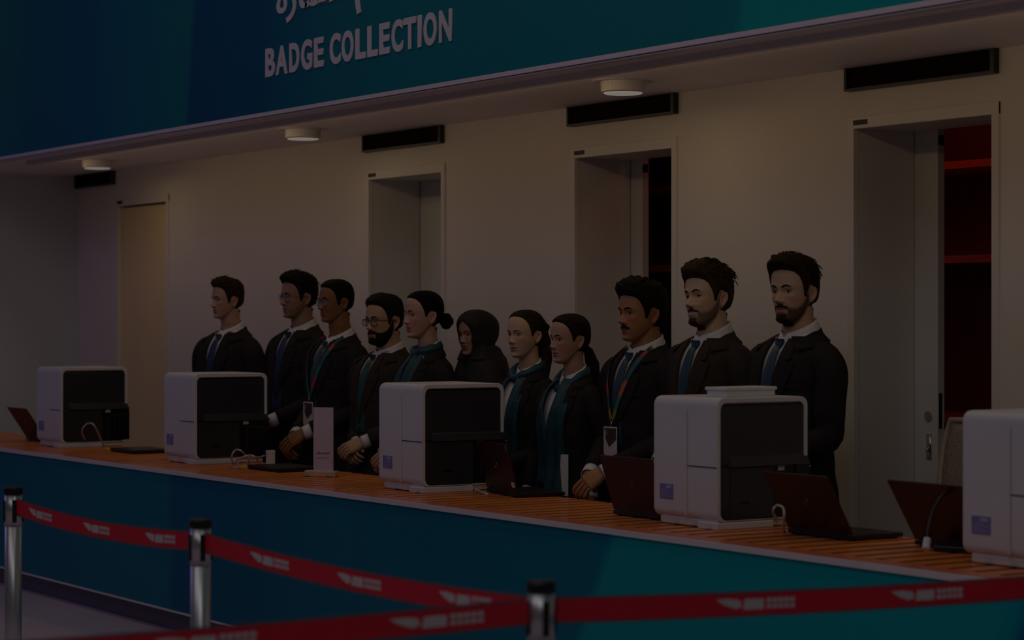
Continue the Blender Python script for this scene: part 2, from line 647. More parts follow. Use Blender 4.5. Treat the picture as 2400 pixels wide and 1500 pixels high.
# red store rooms
rx0, rx1 = doors[2][0] - 1.2, doors[3][1] + 1.5
rm = MB()
rm.span((doors[0][0] - 2.0, YB + 2.2, 0), (rx1, YB + 2.3, 2.9)).span((rx1, YB, 0), (rx1 + .1, YB + 2.3, 2.9))
rm.span((doors[0][0] - 2.1, YB, 0), (doors[0][0] - 2.0, YB + 2.3, 2.9)).span((doors[0][0] - 2.1, YB, 2.9), (rx1 + .1, YB + 2.3, 3.0))
struct(rm.build('wall_store', M_REDWALL), 'dark red walls of the store room behind the doors')
for k in (2, 3):
    a, b = doors[k]
    lab = ['dark red shelving unit seen through the narrow door gap', 'dark red shelving unit with orange shelf edges in the nearest doorway'][k - 2]
    yq = YB + .95
    t = thing('shelving_unit', lab, 'shelf', ((a + b) / 2 - 1.15, yq, 0), 0, 'red shelving behind the doors')
    xw = (b - a) * .5
    MB().span((-.75, .30, 0), (.75, .33, 2.75)).build('back_panel', M_REDWALL, t)
    MB().span((-.78, -.02, 0), (-.75, .33, 2.75)).build('side_panel', M_REDWALL, t)
    MB().span((.75, -.02, 0), (.78, .33, 2.75)).build('side_panel', M_REDWALL, t)
    for z in (.5, 1.1, CAMH + .29, CAMH + .74):
        MB().span((-.75, -.02, z - .018), (.75, .30, z + .018)).build('shelf_board', M_REDSHELF, t)
l = bpy.data.lights.new('store_lamp', 'POINT')
l.energy = 14
l.color = (1, .2, .12)
l.shadow_soft_size = .2
o = bpy.data.objects.new('store_lamp', l)
COL.objects.link(o)
o.location = (doors[3][0] - .75, YB + .45, 2.8)

wash_strip = thing('light_strip', 'slim warm light strip fixed under the soffit behind the fascia', 'light strip', (-8.1, 5.535, ZS))  # made-up fixture, added to go with the wall fill light
MB().span((-6.25, -.03, -.028), (6.25, .012, 0)).build('profile', M_LAMPBODY, wash_strip)
# downlights
LX = [on_z(188, 372, ZS).x, on_z(692, 300, ZS).x, on_z(1450, 187, ZS).x]
sp = (LX[2] - LX[0]) / 2
for k, x in enumerate([LX[0], LX[1], LX[2], LX[2] + sp, LX[0] - sp]):
    y = 5.87
    if k > 2:
        continue
    lab = ['surface downlight in the soffit nearest the far corner', 'surface downlight in the soffit left of the middle doorway', 'surface downlight in the soffit above the two men and red gap', 'surface downlight beyond the right edge of the picture'][k]
    t = thing('ceiling_downlight', lab, 'ceiling light', (x, y, ZS), 0, 'downlights along the soffit')
    MB().lathe([(.135, -.006), (.14, -.0005), (.14, 0)], n=32).build('rim', M_LAMPBODY, t, smooth=False)
    MB().lathe([(.088, -.055), (.098, -.050), (.100, -.006)], n=32).build('housing', M_LAMPBODY, t)
    MB().lathe([(.080, -.060), (.087, -.056), (.087, -.0545)], n=32).build('diffuser', M_LAMPGLOW, t)
    ld = bpy.data.lights.new('downlight', 'AREA')
    ld.shape = 'DISK'
    ld.size = .16
    ld.energy = 3.2
    ld.color = (1, .78, .5)
    lo = bpy.data.objects.new('downlight', ld)
    COL.objects.link(lo)
    lo.location = (0, 0, -.064)
    lo.parent = t

# ------------------------------------------------------------------ counter
XC0, XC1 = -17.98, -2.6
counter = thing('reception_counter', 'long teal fronted reception counter with orange wooden slat top', 'counter', (-9.8, (YC + YCB) / 2, 0))
CO = Vector((-9.8, (YC + YCB) / 2, 0))


def cspan(mb, a, b):
    return mb.span(tuple(Vector(a) - CO), tuple(Vector(b) - CO))


seam = on_y(394, 1200, YC).x
xs = [seam + k * 1.95 for k in range(-4, 6)]
ZK = .118
for k in range(len(xs) - 1):
    a, b = max(xs[k], XC0), min(xs[k + 1], XC1)
    if b > a:
        o = cspan(MB(), (a + .0004, YC, ZK), (b - .0004, YC + .03, ZC - .0195)).build('front_panel', M_COUNTER, counter)
cspan(MB(), (XC0, YC + .06, 0), (XC1, YC + .08, ZK)).build('kick_plate', M_KICK, counter)
cspan(MB(), (XC0, YC - .006, ZK - .010), (XC1, YC + .05, ZK)).build('bottom_trim', M_EDGE, counter)
cspan(MB(), (XC0, YC - .012, ZC - .020), (XC1, YC + .002, ZC)).build('edge_trim', M_EDGE, counter)
cspan(MB(), (XC0, YC + .002, ZC - .018), (XC1, YC + .09, ZC)).build('front_board', mat('front_board_lacquer', (.78, .21, .11), .3, noise=(9, .12), coat=.1), counter)
cspan(MB(), (XC0, YC + .091, ZC - .05), (XC1, YCB, ZC - .0022)).build('underlay', mat('dark_joint', (.035, .012, .006), .7, noise=(20, .2), spec=.2), counter)
cspan(MB(), (XC0, YCB - .05, 0), (XC1, YCB - .02, ZC - .05)).build('rear_panel', M_BLACKPL, counter)
pitch, gap = .108, .030
slat0 = MB().span((0, 0, 0), (pitch - gap, YCB - YC - .096, .0020))
me0 = None
x = XC0
k = 0
while x < XC1 - pitch:
    if me0 is None:
        o = slat0.build('slat', M_WOOD, counter)
        me0 = o.data
    else:
        o = link('slat', me0, M_WOOD, counter)
    o.location = Vector((x, YC + .094, ZC - .0020 - .0001 * (k % 3))) - CO
    x += pitch
    k += 1

# ------------------------------------------------------------------ printers


def rrect(w, h, r, n=6, x0=0, y0=0):
    """rounded rectangle outline, w x h from (x0,y0)"""
    P = []
    for cx, cy, a0 in ((w - r, r, -90), (w - r, h - r, 0), (r, h - r, 90), (r, r, 180)):
        for i in range(n + 1):
            a = math.radians(a0 + 90 * i / n)
            P.append((x0 + cx + r * math.cos(a), y0 + cy + r * math.sin(a)))
    return P


PW, PD, PH = .385, .425, .475    # along the counter, deep, high
BASE = .028


def make_printer():
    t = thing('badge_printer', '', 'printer')
    # shell: rounded in the (depth,height) plane, extruded along x; the mouth faces +x
    # local origin: near bottom corner (x right end, y front)
    Mx = Matrix(((0, 0, 1, -PW), (1, 0, 0, 0), (0, 1, 0, BASE), (0, 0, 0, 1)))
    H = PH - BASE
    out = rrect(PD, H, .030)
    n = len(out)
    inn = [(.016 + (p[0] / PD) * (PD - .032), .004 + (p[1] / H) * (H - .022)) for p in out]
    sh = MB()
    prof = [(0.0, .86), (.006, .95), (.016, 1.0), (PW - .016, 1.0), (PW - .005, .985), (PW, .965)]
    V = []
    for xx, s in prof:
        for p in out:
            V.append(Mx @ Vector(((p[0] - PD / 2) * (1 - (1 - s) * .15) + PD / 2, (p[1] - H / 2) * (1 - (1 - s) * .15) + H / 2, xx)))
    for p in inn:
        V.append(Mx @ Vector((p[0], p[1], PW)))
    for p in inn:
        V.append(Mx @ Vector((p[0], p[1], PW - .012)))
    m = len(prof) + 2
    F = [tuple(reversed(range(n)))]
    for i in range(m - 1):
        for j in range(n):
            q = (j + 1) % n
            F.append((i * n + j, i * n + q, (i + 1) * n + q, (i + 1) * n + j))
    F.append(tuple((m - 1) * n + j for j in range(n)))
    sh.add(V, F)
    body = sh.build('shell', M_PWHITE, t, bevel=.003)
    # base plate and feet
    bs = MB().span((-PW + .03, .012, .004), (-.012, PD - .02, BASE + .004))
    bs.build('base_plate', M_PWHITE, t, bevel=.004)
    MB().span((-.11, -.004, 0), (.004, .26, .026)).build('foot', M_PWHITE, t, bevel=.004)
    MB().span((-PW + .04, .02, 0), (-PW + .12, .26, .012)).build('foot', M_PWHITE, t, bevel=.003)
    MB().span((-.20, .30, 0), (-.02, PD - .03, .012)).build('foot', M_PWHITE, t, bevel=.003)
    # front (visitor side) cover seams
    xs_ = -PW + .205
    MB().span((xs_ - .0045, -.004, BASE + .014), (xs_ + .0045, .002, PH - .035)).build('front_rib', M_PWHITE, t, bevel=.001)
    MB().span((xs_ + .004, -.0016, .222), (-.004, .001, .2255)).build('cover_seam', M_PBLACK, t)
    MB().span((xs_ + .006, -.0016, BASE + .02), (xs_ + .009, .001, PH - .05)).build('cover_seam', M_LAMPBODY, t)
    # sticker
    st = MB().span((-PW + .045, -.0022, .095), (-PW + .125, .001, .150)).build('sticker', M_LABEL, t)
    for q in range(4):
        MB().span((-PW + .055, -.003, .103 + q * .0075), (-PW + .115 - .01 * (q % 2), -.002, .105 + q * .0075)).build('print_line', M_LABELPR, st)
    MB().span((-PW + .085, -.003, .134), (-PW + .115, -.002, .145)).build('print_line', M_LABELPR, st)
    # mouth: dark face
    MB().span((-.0118, .0165, BASE + .006), (-.0095, PD - .0165, PH - .022)).build('mouth_lining', M_PBLACK, t)
    MB().span((-.010, .017, .232), (-.004, PD - .017, PH - .030)).build('upper_cover', M_PDARK, t, bevel=.002)
    MB().add([(-.004, .05, .226), (.010, .062, .226), (.010, PD + .0, .226), (-.004, PD - .02, .226),
              (-.004, .05, .262), (.0, .06, .256), (.0, PD - .0, .256), (-.004, PD - .02, .262)],
             [(0, 1, 2, 3), (4, 7, 6, 5), (0, 4, 5, 1), (1, 5, 6, 2), (2, 6, 7, 3)]).build('cover_lip', M_PDARK, t)
    MB().span((-.010, .017, .034), (-.003, .060, .222)).span((-.010, .0601, .034), (.0, .262, .222)).build('lower_door', M_PDARK, t, bevel=.002)
    MB().span((-.002, .105, .088), (.0006, .150, .099)).build('finger_grip', M_PBLACK, t)
    MB().span((-.0095, .264, .040), (-.006, PD - .016, .224)).build('card_bay', M_PBLACK, t)
    MB().span((-.006, .30, .06), (.000, .306, .20)).span((-.006, .345, .06), (-.002, .349, .20)).build('bay_rail', M_PDARK, t)
    MB().span((-.03, .285, .205), (-.002, .315, .222)).build('latch', M_LAMPBODY, t)
    MB().span((-.05, PD - .06, .04), (.004, PD + .012, .236)).build('side_hopper', M_PBLACK, t, bevel=.004)
    MB().span((-.04, .30, .186), (.008, PD - .02, .192)).build('hopper_tray', M_PDARK, t)
    MB().span((.0045, PD + .002, .216), (.0052, PD + .010, .219)).build('indicator', M_YELLOW, t)
    return t


corners = [(160, 1049), (452, 1089), (985, 1156), (1671, 1243)]
plab = ['white badge printer with black side, farthest along the counter', 'white badge printer beside the closed laptop and coiled cable',
        'white badge printer between the card stand and the dark open laptop', 'white badge printer with a white box on its top',
        'white badge printer cut off by the right edge of the picture']
proto = make_printer()
pcs = [on_z(a, b, ZC) for a, b in corners]
dx = None
p5 = on_z(2262, 1309, ZC)
pcs.append(Vector((on_y(2254, 1150, 5.03).x + PW, 5.03, ZC)))
for i, p in enumerate(pcs):
    o = proto if i == 0 else copy_tree(proto)
    o.location = (p.x, 5.055 if i < 4 else 5.03, ZC)
    o['label'] = plab[i]
    o['group'] = 'badge printers along the counter'
PC = [Vector((p.x, 5.055, ZC)) for p in pcs]
# white box lying on printer four
q = PC[3]
t = thing('paper_box', 'flat white box lying on top of a badge printer', 'box', (on_y(1737, 920, q.y + .2).x, q.y + .2, ZC + PH), math.radians(2))
MB().span((-.055, -.118, 0), (.055, .118, .024)).build('tray', M_WHITE, t, bevel=.003)
MB().span((-.06, -.124, .024), (.06, .124, .036)).build('lid', M_WHITE, t, bevel=.003)

# ------------------------------------------------------------------ laptops


def laptop(label, px, py, ang, tilt, w=.325, d=.225, closed=False, rz=0, sticker=False, logo=True, h=.225):
    """px,py: front-left bottom corner of the hinge edge (visitor side) ; lid leans to the visitors"""
    p = on_z(px, py, ZC)
    t = thing('laptop', label, 'laptop', p, rz, 'laptops on the counter')
    MB().span((0, 0, .004), (w, d, .020)).build('base', M_LAPBLK, t, bevel=.003)
    MB().span((.02, .05, .020), (w - .02, d - .08, .0213)).build('keyboard', M_DARKMETAL, t)
    MB().span((w * .35, d - .07, .020), (w * .65, d - .012, .0208)).build('touchpad', M_DARKMETAL, t)
    for a in (.02, w - .06):
        MB().span((a, .01, 0), (a + .04, .02, .004)).span((a, d - .02, 0), (a + .04, d - .01, .004)).build('foot', M_BLACKPL, t)
    R = Matrix.Rotation(math.radians(tilt), 4, 'X')
    lid = MB()
    lid.span((0, 0, 0), (w, .007, h))
    lo = lid.build('lid', M_LAPTOP, t, bevel=.003)
    lo.location = (0, .002, .021)
    lo.rotation_euler = (math.radians(tilt), 0, 0)
    MB().span((.008, .0072, .012), (w - .008, .0082, h - .01)).build('screen', M_LAPBLK, lo)
    if logo:
        ring = [(w / 2 + .014 * math.cos(2 * PI * k / 20), -.0004, h * .52 + .014 * math.sin(2 * PI * k / 20)) for k in range(21)]
        MB().tube(ring, .0011, 5).span((w / 2 - .009, -.001, h * .52 - .002), (w / 2 + .009, .0, h * .52 + .002)).build('logo', M_LOGO, lo)
    MB().tube([(.03, .004, .022), (w - .03, .004, .022)], .006, 10).build('hinge', M_BLACKPL, t)
    if sticker:
        MB().span((w - .045, -.0008, .022), (w - .012, .0, .045)).build('sticker', M_WHITE, lo)
        MB().span((w - .02, -.0008, h - .03), (w - .014, .0, h - .006)).build('mark', M_CHAIRF, lo)
    return t


laptop('open laptop half hidden behind the farthest printer', 60, 1030, 0, 34, rz=math.radians(0))
laptop('open laptop with a small white sticker, beside the middle printer', 1140, 1153, 0, 14, sticker=True, w=.34, h=.215, rz=math.radians(-10))
laptop('open laptop with reddish lid just left of the box topped printer', 1437, 1206, 0, 18, w=.34)
laptop('open black laptop with its base stretched out to the right of the box topped printer', 1846, 1250, 0, 30, w=.34, h=.235, d=.235)
laptop('open laptop with dark cable, next to the printer at the right edge', 2143, 1278, 0, 32, w=.36, h=.24, logo=False)


def closed_laptop(label, px, py, rz):
    p = on_z(px, py, ZC)
    t = thing('closed_laptop', label, 'laptop', p, rz, 'closed laptops on the counter')
    w, d = .34, .235
    MB().span((0, 0, .004), (w, d, .014)).build('base', M_LAPBLK, t, bevel=.003)
    MB().span((0, .001, .0145), (w, d, .022)).build('lid', M_LAPBLK, t, bevel=.003)
    MB().span((.01, .001, 0), (.06, .02, .004)).span((w - .06, d - .02, 0), (w - .01, d - .01, .004)).build('foot', M_BLACKPL, t)
    MB().tube([(.03, .0, .014), (w - .03, .0, .014)], .005, 8).build('hinge', M_DARKMETAL, t)
    return t


closed_laptop('closed black laptop lying left of the coiled cable printer', 258, 1057, 0)
closed_laptop('closed black laptop lying left of the card stand', 580, 1098, 0)

# ------------------------------------------------------------------ cables


def cable(label, pts, r=.0045, m=M_CABLE, plug=None, plugm=None):
    # Catmull-Rom
    P = [Vector(p) for p in pts]
    Q = []
    for i in range(len(P) - 1):
        a, b, c, d = P[max(i - 1, 0)], P[i], P[i + 1], P[min(i + 2, len(P) - 1)]
        for k in range(8):
            s = k / 8
            Q.append(.5 * ((2 * b) + (c - a) * s + (2 * a - 5 * b + 4 * c - d) * s * s + (3 * b - a - 3 * c + d) * s ** 3))
    Q.append(P[-1])
    t = thing('cable', label, 'cable', P[0], 0, 'cables on the counter')
    MB().tube([q - P[0] for q in Q], r, 8).build('cord', m, t, smooth=True)
    if plug:
        d = (P[-1] - P[-2]).normalized()
        MB().tube([P[-1] - P[0], P[-1] - P[0] + d * plug], r * 2.0, 8).build('plug', plugm or M_YELLOW, t)
    return t


def cpt(px, py, y):
    return on_y(px, py, y)


yq = 5.12
cable('white cable looped in front of the farthest printer', [on_z(208, 1042, ZC + .005), cpt(192, 1012, yq), cpt(205, 992, yq), cpt(222, 998, yq), on_z(244, 1046, ZC + .008), on_z(252, 1050, ZC + .006)], plug=.03)
cable('white cable looped at the corner of the coiled cable printer', [on_z(605, 1085, ZC + .005), cpt(600, 1072, 5.10), cpt(585, 1066, 5.08), cpt(560, 1074, 5.06), on_z(548, 1086, ZC + .008), cpt(543, 1070, 5.05), cpt(552, 1054, 5.05), cpt(568, 1058, 5.05), on_z(584, 1083, ZC + .01), on_z(560, 1094, ZC + .006), on_z(546, 1094, ZC + .006), on_z(566, 1094, ZC + .006)], plug=.03)
cable('white cable looped beside the box topped printer', [on_z(1826, 1221, ZC + .005), cpt(1812, 1200, 5.10), cpt(1820, 1184, 5.08), cpt(1836, 1190, 5.06), cpt(1838, 1215, 5.05), on_z(1838, 1242, ZC + .006), on_z(1858, 1245, ZC + .006)], plug=.03)
cable('short white cable lying by the middle printer', [on_z(1110, 1144, ZC + .005), on_z(1122, 1150, ZC + .006), on_z(1143, 1158, ZC + .006)], r=.007)
cable('dark cable arching in front of the laptop at the right edge', [on_z(2256, 1210, ZC + .10), cpt(2240, 1152, 5.2), cpt(2212, 1158, 5.12), cpt(2188, 1195, 5.05), cpt(2176, 1238, 5.0), cpt(2173, 1262, 4.98)], r=.006, m=M_BLACKPL, plug=.04, plugm=M_WHITE)
t = thing('cable_adapter', 'small dark cable adapter lying before the laptop at the right edge', 'adapter', on_z(2185, 1292, ZC), math.radians(20))
MB().span((0, 0, 0), (.14, .05, .022)).build('case', M_BLACKPL, t, bevel=.006)
MB().tube([(.14, .025, .011), (.19, .03, .008), (.26, .06, .006)], .005, 8).build('lead', M_BLACKPL, t, smooth=True)

# ------------------------------------------------------------------ card stand (the code printed on it is left out)
p = on_z(712, 1116, ZC)
t = thing('card_stand', 'upright pinkish card in a pale wooden foot on the counter', 'sign', p, math.radians(32))
MB().span((0, 0, 0), (.168, .05, .030)).build('foot', M_PALEWOOD, t, bevel=.006)
MB().span((.042, .020, .026), (.150, .026, .335)).build('card', M_CARD, t)
for q in range(9):
    MB().span((.058 + q * .0085, .0192, .110), (.058 + q * .0085 + .005, .0202, .116 + .002 * (q % 3))).build('print_line', M_INK, t)
for q in range(6):
    MB().span((.064 + q * .0115, .0192, .088), (.064 + q * .0115 + .004, .0202, .095)).build('print_line', M_INK, t)
p = on_z(631, 1083, ZC)
t = thing('card_box', 'small white upright box of cards at the end of the coiled cable printer', 'box', Vector((on_y(634, 1070, 5.40).x, 5.40, ZC)), 0)
MB().span((-.014, -.02, 0), (.014, .02, .072)).build('carton', M_WHITE, t, bevel=.002)
MB().span((-.015, -.021, .058), (.015, .021, .075)).build('lid', M_WHITE, t, bevel=.002)

# ------------------------------------------------------------------ people
def smooth_table(zs, vals, sig=.006):
    zs = np.array(zs)
    vals = np.array(vals)
    o = np.argsort(zs)
    zs, vals = zs[o], vals[o]
    zz = np.linspace(zs[0], zs[-1], 600)
    vv = np.interp(zz, zs, vals)
    d = zz[1] - zz[0]
    k = np.arange(-int(3 * sig / d), int(3 * sig / d) + 1) * d
    w = np.exp(-.5 * (k / sig) ** 2)
    w /= w.sum()
    pad = len(k) // 2
    vp = np.concatenate([np.full(pad, vv[0]), vv, np.full(pad, vv[-1])])
    vv = np.convolve(vp, w, 'valid')
    return lambda z: np.interp(z, zz, vv)


def sstep(a, b, x):
    t = np.clip((x - a) / (b - a), 0, 1)
    return t * t * (3 - 2 * t)


def gau(x, c, s):
    return np.exp(-((x - c) / s) ** 2)


NT = 112
_t = np.linspace(-PI, PI, NT, endpoint=False)
THETA = _t - .45 * np.sin(_t)


def hashn(x, y, z, seed=0):
    """cheap smooth pseudo-noise"""
    return (np.sin(x * 1.0 + y * 1.7 + seed) + np.sin(y * 1.3 - z * 2.1 + seed * 1.7) + np.sin(z * 1.9 + x * .7 - seed * .6) + .5 * np.sin(x * 3.1 + z * 2.7 + y * 2.3 + seed)) / 3.5


class Head:
    def __init__(s, P):
        s.P = P
        s.fem = P.get('fem', 0)
        jw = P.get('jaw', 1.0) * (.90 if s.fem else .96)
        s.df = smooth_table([-.13, -.117, -.108, -.098, -.085, -.07, -.05, -.03, -.015, 0, .012, .02, .035, .05],
                            [.060, .076, .084, .0862, .0825, .0855, .087, .0855, .0865, .089, .0915, .0925, .0915, .0905], .004)
        s.db = smooth_table([-.13, -.10, -.08, -.06, -.04, -.02, 0, .02, .04], [.03, .04, .055, .072, .085, .094, .099, .1015, .102], .01)
        s.w = smooth_table([-.13, -.117, -.105, -.09, -.07, -.05, -.03, -.01, .01, .03, .05],
                           [.030 * jw, .036 * jw, .043 * jw, .0515 * jw, .0595 * jw, .064 * (jw + 1) / 2, .0675, .0705, .0735, .0755, .0755], .008)
        s.nl = P.get('nose', 1.0) * (.0255 if s.fem else .0295)
        s.neck = P.get('neck', .0475 if s.fem else .058)

    def base_r(s, th, z):
        zz = np.minimum(z, .05)
        cf = np.where(z > .035, np.maximum(1 - (np.maximum(z - .035, 0) / .0835) ** 2.35, 0) ** (1 / 2.35), 1.0)
        a = s.w(zz) * cf + 1e-6
        ct, st = np.cos(th), np.sin(th)
        b = np.where(ct > 0, s.df(zz), s.db(zz)) * cf + 1e-6
        n = np.where(ct > 0, 2.35, 2.1)
        r = (np.abs(st / a) ** n + np.abs(ct / b) ** n) ** (-1 / n)
        ad = np.abs(np.degrees(th))
        zj = np.interp(ad, [0, 22, 45, 70, 90, 110, 180], [-.1175, -.1165, -.109, -.090, -.070, -.055, -.05])
        dl = np.interp(ad, [0, 30, 90, 180], [.016, .018, .026, .05])
        q = np.clip((zj + dl - z) / dl, 0, 1)
        close = (1 - q ** 2.4) ** (1 / 2.4)
        r = r * close
        # neck
        R = s.neck * (1 + .12 * sstep(-.155, -.215, z)) * (1 + .06 * sstep(-.10, -.14, z))
        yc = .022 + .012 * sstep(-.10, -.19, z)
        # circle centred at +y (behind)
        cb = -ct
        disc = np.maximum(R * R - (yc * st) ** 2, 1e-8)
        rn = np.maximum(yc * cb + np.sqrt(disc), 0)
        # throat (adam's apple) a little
        fade = sstep(-.02, -.06, z)
        rn = rn * fade
        e = .010
        return np.where(z < -.015, .5 * (r + rn + np.sqrt((r - rn) ** 2 + e * e * fade)), r)

    def feat(s, x, z):
        P = s.P
        fem = s.fem
        ax = np.abs(x)
        d = np.zeros_like(x)
        # nose
        zt, zn = -.0315, .006
        t = np.clip((zn - z) / (zn - zt), 0, 1)
        bump = P.get('bump', .0) * gau(z, -.010, .009)
        H = np.where(z > zt, .0025 * sstep(.022, .004, z) + (s.nl - .0025) * t ** 1.15 + bump, s.nl * np.clip(1 - (zt - z) / .0135, 0, 1) ** .62)
        sg = (.0072 if not fem else .0064) + .0050 * sstep(.0, -.03, z)
        d += H * np.exp(-(ax / sg) ** 2.0)
        d += .0105 * P.get('nosew', 1) * gau(ax, .0125, .0052) * gau(z, -.0365, .0062)
        # sockets and brow
        d -= .0095 * gau(ax, .030, .0165) * gau(z, .001, .0105)
        d -= .004 * gau(ax, .016, .007) * gau(z, .004, .010)
        d += (.0022 if fem else .0042) * gau(ax, .027, .020) * gau(z, .0205, .008)
        # cheek bones
        d += .0045 * gau(ax, .047, .017) * gau(z, -.020, .015)
        sm = P.get('smile', .3)
        d += .005 * sm * gau(ax, .036, .011) * gau(z, -.036, .011)
        d -= .0030 * gau(ax, .046, .014) * gau(z, -.060, .018)
        # lips
        zm = -.0660 + sm * .0075 * (ax / .026) ** 2
        lw = .0245 + .004 * sm
        lipx = np.clip(1 - (ax / lw) ** 2.2, 0, 1) ** .6
        fl = P.get('lips', 1.15 if fem else .95)
        d += fl * .0046 * gau(z, zm + .0062, .0052) * lipx * (1 - .15 * gau(ax, 0, .004))
        d += fl * .0056 * gau(z, zm - .0068, .0056) * lipx
        d -= .0050 * gau(z, zm, .0019) * np.clip(1 - (ax / (lw + .002)) ** 4, 0, 1)
        d -= .0018 * gau(ax, 0, .004) * gau(z, -.050, .006)
        d -= .0022 * sm * gau(ax - (.022 + (-.045 - z) * .35), 0, .0045) * gau(z, -.052, .013)
        # chin
        d += .004 * gau(ax, 0, .016) * gau(z, -.100, .011)
        d -= .0028 * gau(ax, 0, .020) * gau(z, -.0845, .0065)
        return d

    def surf(s, th, z):
        """final skin point"""
        r = s.base_r(th, z)
        x, y = r * np.sin(th), -r * np.cos(th)
        wgt = sstep(.05, .45, np.cos(th)) * sstep(-.128, -.112, z)
        y = y - s.feat(x, z) * wgt
        return np.stack([x, y, z + 0 * x], -1)

    def front_y(s, x, z):
        """y of the face at given x, z"""
        th = np.arctan2(x, .085)
        for _ in range(12):
            r = s.base_r(th, z)
            th = th + (x - r * np.sin(th)) / np.maximum(r * np.cos(th), .02) * .8
        r = s.base_r(th, z)
        return -r * np.cos(th) - s.feat(x, z)

    def mouth_mask(s, x, z):
        sm = s.P.get('smile', .3)
        ax = np.abs(x)
        zm = -.0660 + sm * .0075 * (ax / .026) ** 2
        lw = .0245 + .004 * sm
        e = np.clip(1 - (ax / lw) ** 2, 0, 1) ** .5
        up = (.0100 if s.fem else .0082) * e
        lo = (.0118 if s.fem else .0100) * e
        return sstep(-.002, .001, np.minimum(zm + up - z, z - (zm - lo))) * (ax < lw)

    def beard_mask(s, x, y, z, th, sf=1.0):
        b = s.P.get('beard')
        if not b:
            return np.zeros_like(x)
        ad = np.abs(np.degrees(th))
        ax = np.abs(x)
        full = np.zeros_like(x)
        if b in ('full', 'trim'):
            cheek = np.interp(ad, [0, 15, 30, 45, 60, 72, 84, 92], [-.045, -.048, -.056, -.055, -.044, -.028, .0, .02])
            low = np.interp(ad, [0, 30, 60, 85, 95], [-.132, -.130, -.112, -.082, -.06])
            full = sstep(-.004 * sf, .004 * sf, cheek - z - .002 * sf) * sstep(-.004 * sf, .004 * sf, z - low) * sstep(94, 87, ad)
            full = full * (1 - sstep(.0285, .0255, ax) * sstep(-.0835, -.0795, z) * sstep(-.0555, -.0575, z))
            full = np.maximum(full, gau(ax, 0, .009) * sstep(-.079, -.083, z) * sstep(-.13, -.12, z))
        goat = sstep(.024, .019, ax) * sstep(-.083, -.087, z) * sstep(-.130, -.124, z)
        mou = sstep(.031, .027, ax) * sstep(-.0605 - .012 * 0, -.058, z + .35 * np.maximum(ax - .016, 0)) * sstep(-.0445, -.0475, z + .30 * ax * (ax > .012))
        if b == 'goatee':
            side = sstep(.005, .002, np.abs(ax - .0285)) * sstep(-.095, -.088, z) * sstep(-.055, -.060, z)
            return np.maximum(np.maximum(goat, mou), side * .0)
        if b == 'moustache':
            return mou
        return np.maximum(full, mou)


def normals(V, F4):
    n = np.zeros_like(V)
    a, b, c, d = (V[F4[:, i]] for i in range(4))
    fn = np.cross(c - a, d - b)
    for i in range(4):
        np.add.at(n, F4[:, i], fn)
    return n / (np.linalg.norm(n, axis=1, keepdims=True) + 1e-12)


def grid_faces(a, b, wrap=True):
    F = []
    for i in range(a - 1):
        for j in range(b if wrap else b - 1):
            k = (j + 1) % b
            F.append((i * b + j, i * b + k, (i + 1) * b + k, (i + 1) * b + j))
    return F


def rot_head(V, P, piv=(0, .02, -.10)):
    """turn the head on the neck: yaw towards camera (+), pitch (down +), roll"""
    V = np.asarray(V, dtype=float)
    wgt = sstep(-.20, -.105, V[..., 2])
    yaw = math.radians(P.get('yaw', 0))
    pit = math.radians(P.get('pitch', 0))
    rol = math.radians(P.get('roll', 0))
    Q = V - np.array(piv)
    out = Q.copy()
    a = pit * wgt
    y, z = out[..., 1].copy(), out[..., 2].copy()
    out[..., 1] = y * np.cos(a) - z * np.sin(a)
    out[..., 2] = y * np.sin(a) + z * np.cos(a)
    a = rol * wgt
    x, z = out[..., 0].copy(), out[..., 2].copy()
    out[..., 0] = x * np.cos(a) + z * np.sin(a)
    out[..., 2] = -x * np.sin(a) + z * np.cos(a)
    a = yaw * wgt
    x, y = out[..., 0].copy(), out[..., 1].copy()
    out[..., 0] = x * np.cos(a) - y * np.sin(a)
    out[..., 1] = x * np.sin(a) + y * np.cos(a)
    return out + np.array(piv)


M_SKIN = mat('skin', (.5, .3, .2), .48, vcol=True, noise=(90, .05), bump=(420, .03), spec=.35)
M_EYE = mat('eyeball', (.7, .7, .7), .12, vcol=True, noise=(10, .01))
M_LASH = mat('lashes', (.012, .009, .008), .6, noise=(60, .1))
M_JACKET = mat('black_suiting', (.016, .0135, .0135), .8, noise=(150, .2), bump=(500, .15), spec=.22)
M_JACKETB = mat('dark_brown_suiting', (.036, .026, .019), .8, noise=(150, .2), bump=(500, .15), spec=.22)
M_TROUSER = mat('black_trousers', (.012, .011, .012), .8, noise=(150, .2))
M_SHIRT = mat('white_shirt', (.72, .71, .75), .7, noise=(60, .04), bump=(300, .05))
M_TIE = mat('teal_tie', (.003, .045, .075), .5, noise=(200, .2), sheen=.1)
M_TIEBLUE = mat('blue_tie', (.003, .022, .075), .5, noise=(200, .2))
M_TIEGREEN = mat('green_tie', (.004, .07, .055), .5, noise=(200, .2))
M_SCARF = mat('teal_scarf', (.002, .048, .070), .6, noise=(30, .25), bump=(90, .2))
M_HIJAB = mat('black_hijab', (.010, .009, .011), .75, noise=(40, .2), bump=(60, .2))
M_LANYARD = mat('lanyard_print', (1, 1, 1), .55, vcol=True, noise=(80, .08))
M_BADGE = mat('badge_white', (.62, .58, .58), .4, noise=(20, .04))
M_BADGEP = mat('badge_photo', (.08, .05, .055), .3, noise=(30, .2))
M_SHOE = mat('black_shoe', (.012, .011, .011), .3, noise=(30, .1))
M_FRAME = mat('glasses_frame', (.014, .012, .016), .3, noise=(30, .1))
M_WIRE = mat('wire_frame', (.25, .24, .25), .25, .8, noise=(30, .1))
M_EARRING = mat('earring', (.8, .75, .6), .2, 1, noise=(30, .05))


